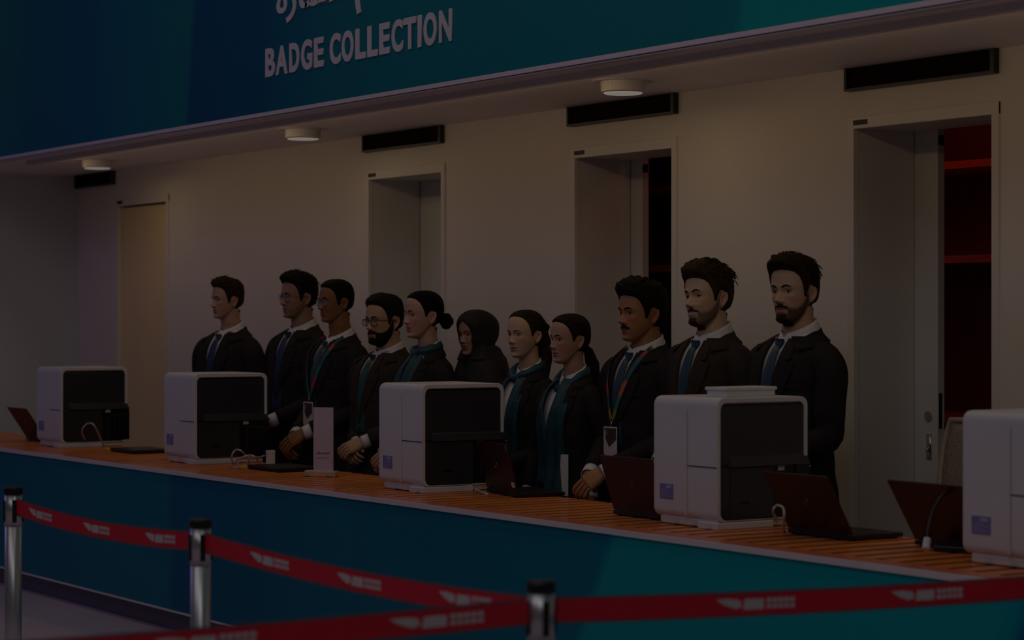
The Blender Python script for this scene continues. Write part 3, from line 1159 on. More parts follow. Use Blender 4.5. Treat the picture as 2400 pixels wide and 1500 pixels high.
def hair_mat(name, col):
    if name in MATS:
        return MATS[name]
    m = mat(name, col, .62, noise=(120, .35), bump=(220, .5), spec=.07)
    return m


def make_head(P, mb, T):
    """adds head + neck to the body mesh builder; T maps head space to person space. returns Head, grid V (person space)"""
    hd = Head(P)
    zs = np.concatenate([np.linspace(-.215, -.128, 12, endpoint=False), np.linspace(-.128, .035, 78, endpoint=False),
                         .035 + .0835 * np.sin(np.linspace(0, PI / 2, 22))[:-1] * .9995])
    zs = np.concatenate([zs, [.1183]])
    TH, ZZ = np.meshgrid(THETA, zs)
    S = hd.surf(TH, ZZ)
    skin = np.array(P['skin'])
    col = np.tile(skin, (S.shape[0], S.shape[1], 1)).astype(float)
    x, y, z = S[..., 0], S[..., 1], S[..., 2]
    front = np.cos(TH) > .1
    # blush, lips
    bl = (gau(np.abs(x), .040, .020) * gau(z, -.028, .020) + .9 * gau(x, 0, .014) * gau(z, -.033, .010)) * front
    col *= 1 + bl[..., None] * np.array([.10, -.08, -.08])
    ear = np.array([1.0, .9, .88])
    lm = hd.mouth_mask(x, z) * front
    lipc = np.array(P.get('lipcol', skin * np.array([.85, .55, .58])))
    col = col * (1 - lm[..., None] * .85) + lipc * lm[..., None] * .85
    sm = P.get('smile', .3)
    zm = -.0660 + sm * .0075 * (np.abs(x) / .026) ** 2
    ml = gau(z, zm, .0016) * (np.abs(x) < .026) * front
    col = col * (1 - .75 * ml[..., None]) + np.array([.05, .015, .012]) * .75 * ml[..., None]
    if P.get('teeth'):
        tm = ((np.abs(x) < .021) & (np.abs(z - (zm + .0012)) < .0042) & front)
        col[tm] = (.62, .58, .54)
    nos = gau(np.abs(x), .0068, .0032) * gau(z, -.0432, .0022) * front
    col *= 1 - .8 * nos[..., None]
    bm = hd.beard_mask(x, y, z, TH)
    st = P.get('stubble', 0)
    if P.get('beard') or st:
        P2 = dict(P)
        P2['beard'] = 'full'
        hd2 = Head(P2)
        soft = hd2.beard_mask(x, y, z, TH, 2.6)
        k = np.maximum(soft * st, bm * .85)
        col = col * (1 - k[..., None]) + np.array(P.get('haircol', (.02, .014, .01))) * 1.3 * k[..., None]
    V = T(rot_head(S, P)).reshape(-1, 3)
    F = grid_faces(len(zs), NT)
    mb.add(V, F, col.reshape(-1, 3))
    k = len(mb.v) - NT
    mb.f.append(tuple(k + j for j in range(NT)))
    # eyelids
    exs = .0312
    ey = float(np.mean(hd.front_y(np.array([exs, exs + .006, exs - .006]), np.array([0., 0., 0.]))))
    ec = [np.array([sx * exs, ey + .0098, .0005]) for sx in (-1, 1)]
    op = P.get('open', 1.0)
    for sx, c in zip((-1, 1), ec):
        az = np.radians(np.linspace(-82, 82, 25)) + 0
        half = np.clip(1 - (np.degrees(az) / 56) ** 2, 0, 1) ** .75
        for side in (1, -1):
            e0 = np.radians((23 * op if side > 0 else 18 * op) * half) * side
            rows = []
            for q in np.linspace(0, 1, 8):
                el = e0 + (np.radians(78) * side - e0) * q
                rr = .0137 + .0004 * (1 - q)
                A = az + sx * .12
                pt = np.stack([c[0] + rr * np.cos(el) * np.sin(A), c[1] - rr * np.cos(el) * np.cos(A), c[2] + rr * np.sin(el)], -1)
                rows.append(pt)
            G = np.array(rows)
            cc = np.tile(skin * (.93 if not P.get('makeup') else np.array([.62, .5, .5])), (G.shape[0] * G.shape[1], 1))
            if side < 0:
                cc[:] = skin * .97
            FF = grid_faces(8, 25, False)
            if side < 0:
                FF = [tuple(reversed(f)) for f in FF]
            mb.add(T(rot_head(G, P)).reshape(-1, 3), FF, cc)
    # ears
    if not P.get('hijab'):
        for sx in (-1, 1):
            nr, na = 7, 26
            for layer in (0, 1):
                G = np.zeros((nr, na, 3))
                for i in range(nr):
                    rho = i / (nr - 1)
                    for j in range(na):
                        a = 2 * PI * j / na
                        cy, cz = math.cos(a), math.sin(a)
                        wy = .0150 * (1.0 + .20 * cz)
                        hz = .0300
                        py = wy * rho * cy + .004 * cz * rho
                        pz = hz * rho * cz * (1.0 if cz > 0 else .98)
                        if layer == 0:
                            dep = .0055 * math.exp(-((rho - .86) / .12) ** 2) * (1 if cz > -.7 else .5) - .008 * math.exp(-(rho / .42) ** 2) + .0015 * math.exp(-((rho - .45) / .12) ** 2) * (cz > 0)
                            dep *= 1 if rho < .99 else .3
                        else:
                            dep = -.0045 * (1 - rho ** 2)
                        # local: out = x
                        off = math.sin(math.radians(24)) * (py + .010) + .001
                        lx = dep + off
                        ly = py * math.cos(math.radians(24))
                        tl = math.radians(-10)
                        yy = ly * math.cos(tl) - pz * math.sin(tl) * 1
                        zz = pz * math.cos(tl) + ly * math.sin(tl)
                        G[i, j] = (sx * (.0715 + lx), .014 + yy, -.010 + zz)
                FF = grid_faces(nr, na)
                if (sx > 0) == (layer == 1):
                    FF = [tuple(reversed(f)) for f in FF]
                cc = np.tile(skin * np.array([1.0, .86, .82]), (nr * na, 1))
                mb.add(T(rot_head(G, P)).reshape(-1, 3), FF, cc)
    return hd, S, V, F, TH, ec, bm


def build_eyes(P, ec, T, parent):
    gy = math.radians(P.get('gaze', 0))
    iris = np.array(P.get('iris', (.035, .016, .008)))
    for c in ec:
        mb = MB()
        n, m = 24, 18
        rows, cols = [], []
        for i in range(m + 1):
            a = PI * i / m           # angle from the gaze axis
            row, cr = [], []
            for j in range(n):
                b = 2 * PI * j / n
                d = np.array([math.sin(a) * math.cos(b), -math.cos(a), math.sin(a) * math.sin(b)])
                dd = np.array([d[0] * math.cos(gy) - d[1] * math.sin(gy), d[0] * math.sin(gy) + d[1] * math.cos(gy), d[2]])
                rr = .0127 + .0006 * math.exp(-(a / .35) ** 2)
                row.append(c + dd * rr)
                dg = math.degrees(a)
                cr.append((.003, .003, .003) if dg < 11 else tuple(iris) if dg < 28 else (.62, .58, .56))
            rows.append(row)
            cols += cr
        G = T(rot_head(np.array(rows), P))
        mb.add(G.reshape(-1, 3), grid_faces(m + 1, n), cols)
        mb.build('eye', M_EYE, parent, smooth=True)
    # upper lashes
    for sx, c in zip((-1, 1), ec):
        az = np.radians(np.linspace(-52, 56, 18))
        op = P.get('open', 1.0)
        half = np.clip(1 - (np.degrees(az) / 60) ** 2, 0, 1) ** .75
        e = np.radians(23 * op * half)
        A = az + sx * .12
        r = .0146
        pts = np.stack([c[0] + r * np.cos(e) * np.sin(A), c[1] - r * np.cos(e) * np.cos(A), c[2] + r * np.sin(e)], -1)
        pts = T(rot_head(pts, P))
        th = (.0011 if not P.get('makeup') else .0015) * (1 + np.sin(np.linspace(0, PI, 18)) * .4)
        MB().tube(pts, list(th), 6).build('lashes', M_LASH, parent, smooth=True)


def build_brows(P, hd, T, parent, hm):
    fem = P.get('fem', 0)
    for sx in (-1, 1):
        u = np.linspace(0, 1, 16)
        x = .0115 + u * (.036 if not fem else .037)
        zc = .0175 + .0065 * np.sin(np.minimum(u * 1.35, 1) * PI * .62) - .010 * np.clip(u - .62, 0, 1) + P.get('browup', 0)
        hw = (.0058 if not fem else .0034) * P.get('brow', 1) * np.clip(1.15 - u ** 2.2, .12, 1) * np.minimum(1, .5 + u * 4)
        mb = MB()
        rows = []
        for q in (-1, -.35, .35, 1):
            zz = zc + q * hw
            y = hd.front_y(x, zz) - (.0014 if abs(q) < .5 else -.0006)
            rows.append(np.stack([sx * x, y, zz], -1))
        G = T(rot_head(np.array(rows), P))
        F = grid_faces(4, 16, False)
        mb.add(G.reshape(-1, 3), F if sx > 0 else [tuple(reversed(f)) for f in F])
        mb.build('eyebrow', hm, parent, smooth=True)


HL_MALE = ([0, 22, 38, 50, 58, 64, 69, 77, 82, 90, 102, 112, 120, 140, 180],
           [.083, .080, .074, .060, .040, .012, -.018, -.018, .012, .026, .026, .010, -.040, -.072, -.082])
HL_FEM = ([0, 22, 38, 50, 58, 66, 72, 78, 84, 92, 104, 114, 122, 140, 180],
          [.088, .085, .078, .064, .048, .022, -.008, -.004, .014, .024, .022, .004, -.045, -.07, -.078])


def build_hair(P, hd, T, parent, hm, rnd):
    st = P['hair']
    fem = P.get('fem', 0)
    HLx, HLy = HL_FEM if fem else HL_MALE
    HLy = np.array(HLy) + P.get('hairline', 0) * (np.array(HLx) < 60)
    nth, ns = 120, 36
    th = np.linspace(-PI, PI, nth, endpoint=False)
    ad = np.abs(np.degrees(th))
    zh = np.interp(ad, HLx, HLy)
    s = np.linspace(0, 1, ns)
    TH = np.tile(th, (ns, 1))
    # z from hairline to crown, rounded param
    ZT = .1178
    Z = zh[None, :] + (ZT - zh[None, :]) * np.sin(s[:, None] * PI / 2) ** 1.0
    B = hd.surf(TH, Z)
    # radial normal from the skull centre
    cen = np.array([0, .008, .018])
    N = B - cen
    N = N / np.linalg.norm(N, axis=-1, keepdims=True)
    top = sstep(.045, .105, Z)
    frontw = sstep(-.2, .8, np.cos(TH))
    edge = sstep(0, .16, np.tile(s[:, None], (1, nth)))
    t_side, t_top, t_front = {'quiff': (.008, .020, .030), 'messy': (.011, .026, .034), 'crop': (.0075, .011, .010), 'comb': (.007, .018, .024),
                              'full': (.013, .026, .036), 'sleek': (.006, .007, .006), 'tied': (.008, .010, .008)}[st]
    t_side *= P.get('hside', 1)
    t_top *= P.get('htop', 1)
    t_front *= P.get('hfront', 1)
    th_ = t_side + (t_top - t_side) * top + (t_front - t_top) * top * frontw
    nz = hashn(B[..., 0] * 150, B[..., 1] * 150, B[..., 2] * 150, P['seed'])
    nz2 = hashn(B[..., 0] * 420, B[..., 1] * 300, B[..., 2] * 420, P['seed'] * 2.3)
    amp = {'sleek': .04, 'tied': .06, 'crop': .10, 'comb': .10}.get(st, .22)
    th_ = th_ * (1 + amp * nz + amp * .5 * nz2)
    H = B + N * (th_ * edge)[..., None] + N * .0006
    # forward overhang of a quiff
    over = P.get('over', 0.0)
    if over:
        H[..., 1] -= over * top * frontw * edge * sstep(.06, .1, Z)
    if P.get('bald_fade'):
        pass
    mb = MB()
    G = T(rot_head(H, P))
    mb.add(G.reshape(-1, 3), grid_faces(ns, nth))
    k = len(mb.v) - nth
    mb.f.append(tuple(k + j for j in range(nth)))
    ho = mb.build('hair', hm, parent, smooth=True)
    # locks
    nl = P.get('locks', {'quiff': 150, 'messy': 230, 'crop': 0, 'comb': 70, 'full': 190, 'sleek': 60, 'tied': 90}[st])
    lk = MB()
    for q in range(nl):
        a0 = rnd.uniform(-PI, PI)
        if st in ('sleek', 'tied'):
            a0 = rnd.choice((-1, 1)) * rnd.uniform(.05, 1.5)
            s0 = rnd.uniform(.05, .7)
            L = rnd.uniform(.5, 1.0)
            m = 12
            pts = []
            for i in range(m):
                f = i / (m - 1)
                a = a0 + math.copysign(1, a0) * f * L * (PI - abs(a0))
                zz0 = np.interp(abs(math.degrees(a0)), HLx, HLy)
                z0 = zz0 + (.1178 - zz0) * math.sin(s0 * PI / 2)
                zz = z0 + (P.get('bunz', -.03) - z0) * (f * L) ** 1.6
                zlow = np.interp(abs(math.degrees(a)), HLx, HLy)
                zz = max(zz, zlow + .004)
                zz = min(zz, .1165)
                b = hd.surf(np.array([a]), np.array([zz]))[0]
                n = b - cen
                n /= np.linalg.norm(n)
                pts.append(b + n * (t_side * .98 + .001 * math.sin(f * 3)))
            r = [.0018 * math.sin(PI * (.08 + .86 * i / (m - 1))) for i in range(m)]
        else:
            s0 = rnd.uniform(.12, .95) if rnd.random() < .75 else rnd.uniform(.05, .5)
            zz0 = np.interp(abs(math.degrees(a0)), HLx, HLy)
            z0 = zz0 + (.1178 - zz0) * math.sin(s0 * PI / 2)
            b = hd.surf(np.array([a0]), np.array([z0]))[0]
            n = b - cen
            n /= np.linalg.norm(n)
            tp = float(sstep(.04, .1, np.array(z0)))
            fw = float(sstep(-.2, .8, np.array(math.cos(a0))))
            tt = t_side + (t_top - t_side) * tp + (t_front - t_top) * tp * fw
            # direction along the surface
            if tp > .3:
                ang = P.get('sweep', 200) + rnd.uniform(-40, 40)
                d = np.array([math.sin(math.radians(ang)), -math.cos(math.radians(ang)), .15])
            else:
                d = np.array([0, .6, -.7]) + np.array([rnd.uniform(-.3, .3) for _ in range(3)])
            d = d - n * d.dot(n)
            d /= np.linalg.norm(d) + 1e-9
            L = rnd.uniform(.018, .038) * (1 if tp > .3 else .6) * P.get('locklen', 1)
            m = 7
            pts = []
            lift = rnd.uniform(.0, .006) * (1 if tp > .3 else .15) * P.get('wild', 1)
            sd = np.cross(n, d)
            cu = rnd.uniform(-.3, .3)
            for i in range(m):
                f = i / (m - 1)
                p = b + n * (tt * (1.0 - .25 * f) + lift * math.sin(f * PI * .75) - .002) + d * L * f + sd * L * cu * f * f
                pts.append(p)
            r = [(.0026 + .0016 * tp) * math.sin(PI * (.12 + .84 * i / (m - 1))) for i in range(m)]
        G = T(rot_head(np.array(pts), P))
        lk.tube(G, r, 5, True, flat=.7)
    if nl:
        lk.build('hair_lock', hm, ho, smooth=True)['kind'] = 'stuff'
    if P.get('bun'):
        by, bz, br = P['bun']
        b = MB()
        rows = []
        n, m = 28, 18
        for i in range(m + 1):
            e = -PI / 2 + PI * i / m
            row = []
            for j in range(n):
                a = 2 * PI * j / n
                rr = br * (1 + .07 * math.sin(a * 2 + e * 5) + .04 * math.sin(a * 5 - e * 7))
                row.append((rr * 1.15 * math.cos(e) * math.cos(a), by + rr * .8 * math.cos(e) * math.sin(a), bz + rr * .95 * math.sin(e)))
            rows.append(row)
        G = T(rot_head(np.array(rows), P))
        b.add(G.reshape(-1, 3), grid_faces(m + 1, n))
        b.build('hair_bun', hm, ho, smooth=True)
    if P.get('pony'):
        pts, rad = P['pony']
        b = MB()
        for q in range(9):
            ox, oy = rnd.uniform(-.012, .012), rnd.uniform(-.010, .010)
            pp = [Vector(T(np.array((p[0] + ox * min(1, i * .5), p[1] + oy * min(1, i * .5), p[2])))) for i, p in enumerate(pts)]
            b.tube(pp, [r * (.75 if q else 1.0) for r in rad], 10, True)
        b.build('ponytail', hm, ho, smooth=True)
        if not P.get('bun'):
            MB().tube([T(np.array(pts[1])) + np.array((0, 0, .004)), T(np.array(pts[1])) - np.array((0, 0, .006))], rad[1] * 1.25, 12).build('hair_tie', M_BLACKPL, ho)
    return ho


def build_beard(P, S, V, F, bm, parent, hm, rnd):
    F4 = np.array(F)
    N = normals(V, F4)
    m = bm.reshape(-1)
    keep = [f for f in F4 if min(m[i] for i in f) > .12]
    if not keep:
        return
    thk = P.get('beardlen', .004)
    nz = hashn(V[:, 0] * 500, V[:, 1] * 500, V[:, 2] * 500, P['seed'])
    chin = gau(S.reshape(-1, 3)[:, 2], -.112, .022)
    off = (thk * (.75 + .35 * nz) * (1 + P.get('chinbeard', .8) * chin)) * sstep(.1, .8, m)
    sgn = 1.0
    # outward check
    c = V.mean(0)
    if np.mean(np.sum((V - c) * N, axis=1)) < 0:
        sgn = -1
    W_ = V + N * sgn * off[:, None]
    zz = S.reshape(-1, 3)[:, 2]
    parts = [('beard', keep)]
    if P['beard'] == 'goatee':
        parts = [('moustache', [f for f in keep if zz[f[0]] > -.074]), ('beard', [f for f in keep if zz[f[0]] <= -.074])]
    for nm, kf in parts:
        if not kf:
            continue
        used = sorted(set(int(i) for f in kf for i in f))
        ix = {v: k for k, v in enumerate(used)}
        mb = MB()
        mb.add(W_[used], [tuple(ix[int(i)] for i in f) for f in kf])
        mb.build(nm, hm, parent, smooth=True)['kind'] = 'stuff'


# ---- torso
class Torso:
    def __init__(s, P):
        f = P.get('fem', 0)
        b = P.get('bulk', 1.0)
        if f:
            za = [.70, .82, .92, 1.05, 1.15, 1.25, 1.33, 1.38, 1.41, 1.43, 1.45, 1.465, 1.48, 1.50]
            a = [.195, .195, .18, .145, .145, .155, .162, .168, .165, .148, .115, .088, .070, .058]
            bf = [.125, .125, .12, .105, .112, .128, .125, .108, .095, .085, .072, .062, .054, .048]
            bb = [.13, .13, .12, .095, .095, .10, .105, .102, .096, .088, .078, .07, .064, .058]
        else:
            za = [.70, .82, .92, 1.05, 1.15, 1.25, 1.33, 1.39, 1.42, 1.44, 1.455, 1.47, 1.485, 1.505]
            a = [.190, .188, .18, .168, .172, .180, .190, .198, .196, .178, .148, .110, .083, .066]
            bf = [.14, .138, .132, .126, .128, .130, .125, .112, .100, .090, .078, .069, .061, .055]
            bb = [.14, .13, .12, .112, .112, .118, .122, .116, .108, .100, .090, .081, .073, .064]
        a = [v * b for v in a]
        bf = [v * (1 + (b - 1) * 1.3) for v in bf]
        s.a, s.bf, s.bb = smooth_table(za, a, .008), smooth_table(za, bf, .012), smooth_table(za, bb, .012)
        s.cy = smooth_table([.7, 1.0, 1.2, 1.4, 1.5, 1.55], [.0, .0, .005, .02, .03, .03], .02)

    def pt(s, th, z, off=0.0):
        a, bf, bb = s.a(z) + off, s.bf(z) + off, s.bb(z) + off
        ct, st = np.cos(th), np.sin(th)
        b = np.where(ct > 0, bf, bb)
        n = 2.35
        r = (np.abs(st / a) ** n + np.abs(ct / b) ** n) ** (-1 / n)
        return np.stack([r * st, s.cy(z) - r * ct, z + 0 * r], -1)

    def th_at_x(s, x, z, off=0.0):
        """front angle where |x| is reached"""
        a, b = s.a(z) + off, s.bf(z) + off
        u = np.clip(np.abs(x) / a, 0, .999)
        y = b * (1 - u ** 2.35) ** (1 / 2.35)
        return np.arctan2(np.abs(x), y)


def spline(pts, n):
    P = [np.array(p, dtype=float) for p in pts]
    out = []
    m = len(P) - 1
    for q in range(n):
        t = q / (n - 1) * m
        i = min(int(t), m - 1)
        s = t - i
        a, b, c, d = P[max(i - 1, 0)], P[i], P[i + 1], P[min(i + 2, m)]
        out.append(.5 * ((2 * b) + (c - a) * s + (2 * a - 5 * b + 4 * c - d) * s * s + (3 * b - a - 3 * c + d) * s ** 3))
    return np.array(out)


def hand(mb, wrist, dirv, nrm, sx, skin, curl=(35, 45, 30), spread=4, thumb=35, k=1.0):
    """wrist point, finger direction, back-of-hand normal, sx=+1 left hand / -1 right hand"""
    d = Vector(dirv).normalized()
    n = Vector(nrm)
    n = (n - d * n.dot(d)).normalized()
    w = d.cross(n).normalized() * sx        # towards the thumb side
    o = Vector(wrist)
    col = tuple(skin)
    # palm
    L = .088 * k
    rows = []
    N = 16
    for i in range(9):
        f = i / 8
        wid = (.028 + .016 * min(1, f * 2.2) - .002 * f) * k
        thk = (.0205 - .006 * f + .004 * math.sin(f * PI)) * k
        row = []
        for j in range(N):
            a = 2 * PI * j / N
            ca, sa = math.cos(a), math.sin(a)
            row.append(o + d * (L * f - .012) + w * (wid * math.copysign(abs(ca) ** .8, ca)) + n * (thk * math.copysign(abs(sa) ** .85, sa)))
        rows.append(row)
    mb.grid(rows, col, wrap=True)
    mb.f.append(tuple(len(mb.v) - N + j for j in range(N)))
    # fingers
    base = o + d * (L - .020)
    spec = [(.030, .040, .024, .019, .0092), (.0105, .045, .028, .020, .0096), (-.0095, .042, .026, .020, .0091), (-.0285, .033, .020, .017, .0080)]
    for q, (wo, l1, l2, l3, r) in enumerate(spec):
        p = base + w * (wo * k)
        ang = math.radians(spread * (1.5 - q))
        dd = (d * math.cos(ang) + w * math.sin(ang)).normalized()
        pts = [p, p + dd * .012]
        cur = 0.0
        p2 = p + dd * .018
        pts.append(p2)
        for ln, cu in zip((l1, l2, l3), curl):
            cur += math.radians(cu + (q - 1.5) * 3)
            v = dd * math.cos(cur) - n * math.sin(cur)
            pts.append(p2 + v * ln * k * .5)
            p2 = p2 + v * ln * k
            pts.append(p2)
        sp_ = spline([tuple(x) for x in pts], 16)
        rad = [r * k * (1.04 - .32 * (i / 15) + .05 * math.sin(i * 1.25)) for i in range(15)] + [r * k * .35]
        mb.tube(sp_, rad, 9, True, col)
    # thumb
    p = o + d * (.018 * k) + w * (.020 * k) - n * .006
    a = math.radians(thumb)
    v1 = (d * math.cos(a) + w * math.sin(a) - n * .30).normalized()
    v2 = (d * math.cos(a * .45) + w * math.sin(a * .45) - n * .40).normalized()
    v3 = (d * math.cos(a * .2) + w * math.sin(a * .2) - n * .45).normalized()
    pts = [p, p + v1 * .022 * k, p + v1 * .042 * k, p + v1 * .042 * k + v2 * .030 * k, p + v1 * .042 * k + v2 * .03 * k + v3 * .026 * k]
    sp_ = spline([tuple(x) for x in pts], 12)
    rad = [(.0145 - .0045 * i / 11) * k for i in range(11)] + [.004 * k]
    mb.tube(sp_, rad, 9, True, col)


def make_person(P):
    rnd = random.Random(P['seed'])
    fem = P.get('fem', 0)
    K = P['height'] / 1.78                 # overall scale
    hs = P.get('hs', 1.0) * (.965 if fem else 1.0)     # head scale
    zeye = (1.78 - .1183 * hs / K * 1.0 - P.get('hairtop', .02) / K)   # in unscaled body units
    hc = np.array([0, P.get('hy', .008), zeye])

    def T(V):
        V = np.asarray(V, dtype=float)
        # head coords -> person coords (metres)
        return (V * hs / K + hc) * K

    KB = K * P.get('kb', .982)

    def B(V):
        return np.asarray(V, dtype=float) * KB

    to = Torso(P)
    body = MB()
    skin = np.array(P['skin'])
    hd, S, HV, HF, HTH, ec, bm = make_head(P, body, T)
    nhead = NT
    # torso continuing the neck downwards
    zs = np.linspace(1.495, .80, 34)
    TH, ZZ = np.meshgrid(THETA, zs)
    G = to.pt(TH, ZZ, -.004)
    GB = B(G)
    k0 = len(body.v)
    body.add(GB.reshape(-1, 3), [tuple(reversed(f)) for f in grid_faces(len(zs), NT)], skin)
    for j in range(NT):
        q = (j + 1) % NT
        body.f.append((k0 + j, k0 + q, q, j))
    body.f.append(tuple(k0 + (len(zs) - 1) * NT + j for j in range(NT)))
    # arms
    shx = float(to.a(np.array(1.39))) - .012
    arms = {}
    hz, hy, hx = P.get('hand', (.97, -.235, .0))
    for sx in (-1, 1):
        el = P.get('elbow', (.240, .040, 1.125))
        E = np.array((sx * el[0] * (.93 if fem else 1) * (1 + (P.get('bulk', 1) - 1) * .8), el[1], el[2]))
        Wd = P.get('wristoff', .065)
        Wr = np.array((sx * Wd + hx, hy + (.0 if sx > 0 else .03), hz + (.022 if sx > 0 else 0)))
        if P.get('arms') == 'back':
            Wr = np.array((sx * .06, .20, 1.0))
            E = np.array((sx * .275, .10, 1.14))
        if P.get('arms') == 'side':
            E = np.array((sx * .262, .03, 1.13))
            Wr = np.array((sx * .25, -.06, .90))
        if P.get('lefthand') and sx > 0:
            Wr = np.array(P['lefthand'])
        s0 = np.array((sx * (shx - .075), .012, 1.415))
        s1 = np.array((sx * (shx - .012), .012, 1.398))
        s2 = np.array((sx * (shx + .028), .012, 1.34))
        path = spline([s0, s1, s2, (s2 * .45 + E * .55) + np.array((sx * .004, 0, 0)), E, E * .5 + Wr * .5 + np.array((0, .0, -.004)), Wr], 34)
        arms[sx] = (path, E, Wr)
        rad = np.interp(np.linspace(0, 1, 34), [0, .17, .33, .5, .67, .85, 1], np.array([.035, .050, .048, .042, .038, .035, .026]) * (.85 if fem else 1))
        body.tube(B(path), list(rad * K), 14, True, tuple(skin))
        fd = Wr - E
        fd /= np.linalg.norm(fd)
        fd = fd + np.array(P.get('handdir', (0, -.05, -.25)))
        nv = np.array((sx * .35, -.75, .55)) if not P.get('arms') == 'side' else np.array((sx * 1, -.2, 0))
        hand(body, B(Wr), fd, nv, sx, skin, curl=P.get('curl', (28, 48, 30)), k=K * (.9 if fem else 1.02))
    # legs (under the trousers)
    for sx in (-1, 1):
        pth = spline([(sx * .085, 0, .86), (sx * .09, -.005, .68), (sx * .095, -.01, .48), (sx * .095, .01, .28), (sx * .095, .015, .07)], 14)
        body.tube(B(pth), list(np.interp(np.linspace(0, 1, 14), [0, .3, .5, .7, 1], [.078, .068, .052, .048, .036]) * K), 14, True, tuple(skin))
    bo = body.build('person', M_SKIN, None, smooth=True)
    tag(bo, P['label'], 'person', 'staff standing behind the counter')
    bo.location = P['loc']
    bo.rotation_euler = (0, 0, math.radians(P.get('turn', 0)))
    hm = hair_mat('hair_' + P['hairname'], P['haircol'])
    build_eyes(P, ec, T, bo)
    build_brows(P, hd, T, bo, hm)
    if not P.get('hijab'):
        build_hair(P, hd, T, bo, hm, rnd)
    if P.get('beard'):
        build_beard(P, S, HV, HF, bm, bo, hm, rnd)
    # trousers and shoes
    tm = MB()
    zt = np.linspace(1.02, .80, 8)
    TH2, Z2 = np.meshgrid(np.linspace(-PI, PI, 40, endpoint=False), zt)
    tm.add(B(to.pt(TH2, Z2, .004)).reshape(-1, 3), grid_faces(8, 40))
    for sx in (-1, 1):
        pth = spline([(sx * .075, 0, .90), (sx * .09, -.002, .72), (sx * .10, -.008, .48), (sx * .10, .005, .25), (sx * .10, .01, .06)], 12)
        tm.tube(B(pth), list(np.interp(np.linspace(0, 1, 12), [0, .3, 1], [.10, .095, .082]) * K), 18, True)
    to_ = tm.build('trousers', M_TROUSER, bo, smooth=True)
    for sx in (-1, 1):
        sh = MB()
        sh.tube(B(spline([(sx * .1, .07, .045), (sx * .1, .02, .05), (sx * .1, -.08, .04), (sx * .105, -.17, .028)], 12)), list(np.interp(np.linspace(0, 1, 12), [0, .15, .5, .85, 1], [.02, .04, .044, .036, .015]) * K), 14, True)
        sh.build('shoe', M_SHOE, bo, smooth=True)
    # ---------------- shirt
    if P.get('shirt', True):
        sm = MB()
        zt = np.linspace(0, 1, 34)
        TH2, Z2 = np.meshgrid(np.linspace(-PI, PI, 64, endpoint=False), zt)
        Z2 = 1.0 + Z2 * (np.interp(np.abs(TH2), [0, .5, 1.2, PI], [.462, .472, .498, .503]))
        sm.add(B(to.pt(TH2, Z2, .004)).reshape(-1, 3), grid_faces(34, 64))
        so = sm.build('shirt', M_SHIRT, bo, smooth=True)
        # collar: stand + turned leaf
        zc = P.get('collarz', 1.505)
        n = 48
        ths = np.linspace(-PI + .02, PI - .02, n)
        op = P.get('opencol', 0)
        rows = []
        nr = hd.neck * hs / K
        for kk, (dr, dz) in enumerate([(.004, -.055), (.002, -.005), (.003, .016), (.006, .018), (.009, .002), (.014, -.020)]):
            row = []
            for a in ths:
                f = 1 - abs(a) / PI            # 1 front, 0 back
                zz = zc - .022 + .058 * (1 - sstep(.15, .95, np.array(f))) + dz
                if kk == 5:
                    pk = math.exp(-((abs(a) - .42) / .30) ** 2)
                    zz -= .030 * pk
                    if abs(a) < .16:
                        zz += .022
                rr = nr + dr + .003
                yc = .036 + (.0 if f < .5 else -.006 * (f - .5))
                if kk == 5:
                    rr += .016 * math.exp(-((abs(a) - .42) / .35) ** 2) + .004
                gapf = max(0.0, 1 - abs(a) / .25) * (.010 + op)
                row.append((rr * math.sin(a) * 1.02, yc - rr * math.cos(a) * 1.06 + gapf * 0, zz - gapf * (1 if kk in (2, 3) else .2)))
            rows.append(row)
        MB().add(B(np.array(rows)).reshape(-1, 3), [tuple(reversed(f)) for f in grid_faces(6, n, False)]).build('collar', M_SHIRT, so, smooth=True)
        for sx in (-1, 1):
            path, E, Wr = arms[sx]
            a = path[-4] * .55 + path[-3] * .45
            MB().tube(B([a, path[-2], Wr * .72 + path[-2] * .28]), [(.036 if not fem else .0295) * K, (.0345 if not fem else .029) * K, (.034 if not fem else .029) * K], 16, False).build('cuff', M_SHIRT, so, smooth=True, solid=.003)
    # ---------------- tie
    if P.get('tie'):
        mk, mb_ = P['tie']
        kn = MB()
        zk = P.get('collarz', 1.505) - .040
        y0 = float(to.pt(np.array(0.), np.array(zk), 0)[1]) - .016 + P.get('tiey', 0)
        rows = []
        for f, hw, dp in [(0, .025, .008), (.3, .024, .012), (.7, .019, .011), (1, .015, .007)]:
            z = zk + .012 - .044 * f
            yy = y0 + .006 * (1 - f) - .004
            rows.append([(hw * math.cos(a), yy - dp * math.sin(a), z) for a in np.linspace(0, 2 * PI, 14, endpoint=False)])
        kn.add(B(np.array(rows)).reshape(-1, 3), grid_faces(4, 14))
        kn.f += [tuple(range(14)), tuple(42 + j for j in range(14))]
        tobj = MB()
        zt = np.linspace(zk - .016, 1.06, 26)
        rows = []
        for z in zt:
            f = (zt[0] - z) / (zt[0] - zt[-1])
            hw = .017 + .027 * f ** .7
            yb = float(to.pt(np.array(0.), np.array(z), 0)[1]) - .0125
            rows.append([(u * hw + .002 * math.sin(9 * f), yb - .005 * (1 - u * u) - .004 * (1 - f), z) for u in np.linspace(-1, 1, 7)])
        tobj.add(B(np.array(rows)).reshape(-1, 3), grid_faces(26, 7, False))
        tob = tobj.build('tie', mb_, bo, smooth=True, solid=.003)
        kn.build('knot', mk, tob, smooth=True)
    # ---------------- jacket
    jm = P.get('jacketm', M_JACKET)
    zbtn = P.get('button', 1.10)
    vw = P.get('vwidth', 1.0 if fem else .68)

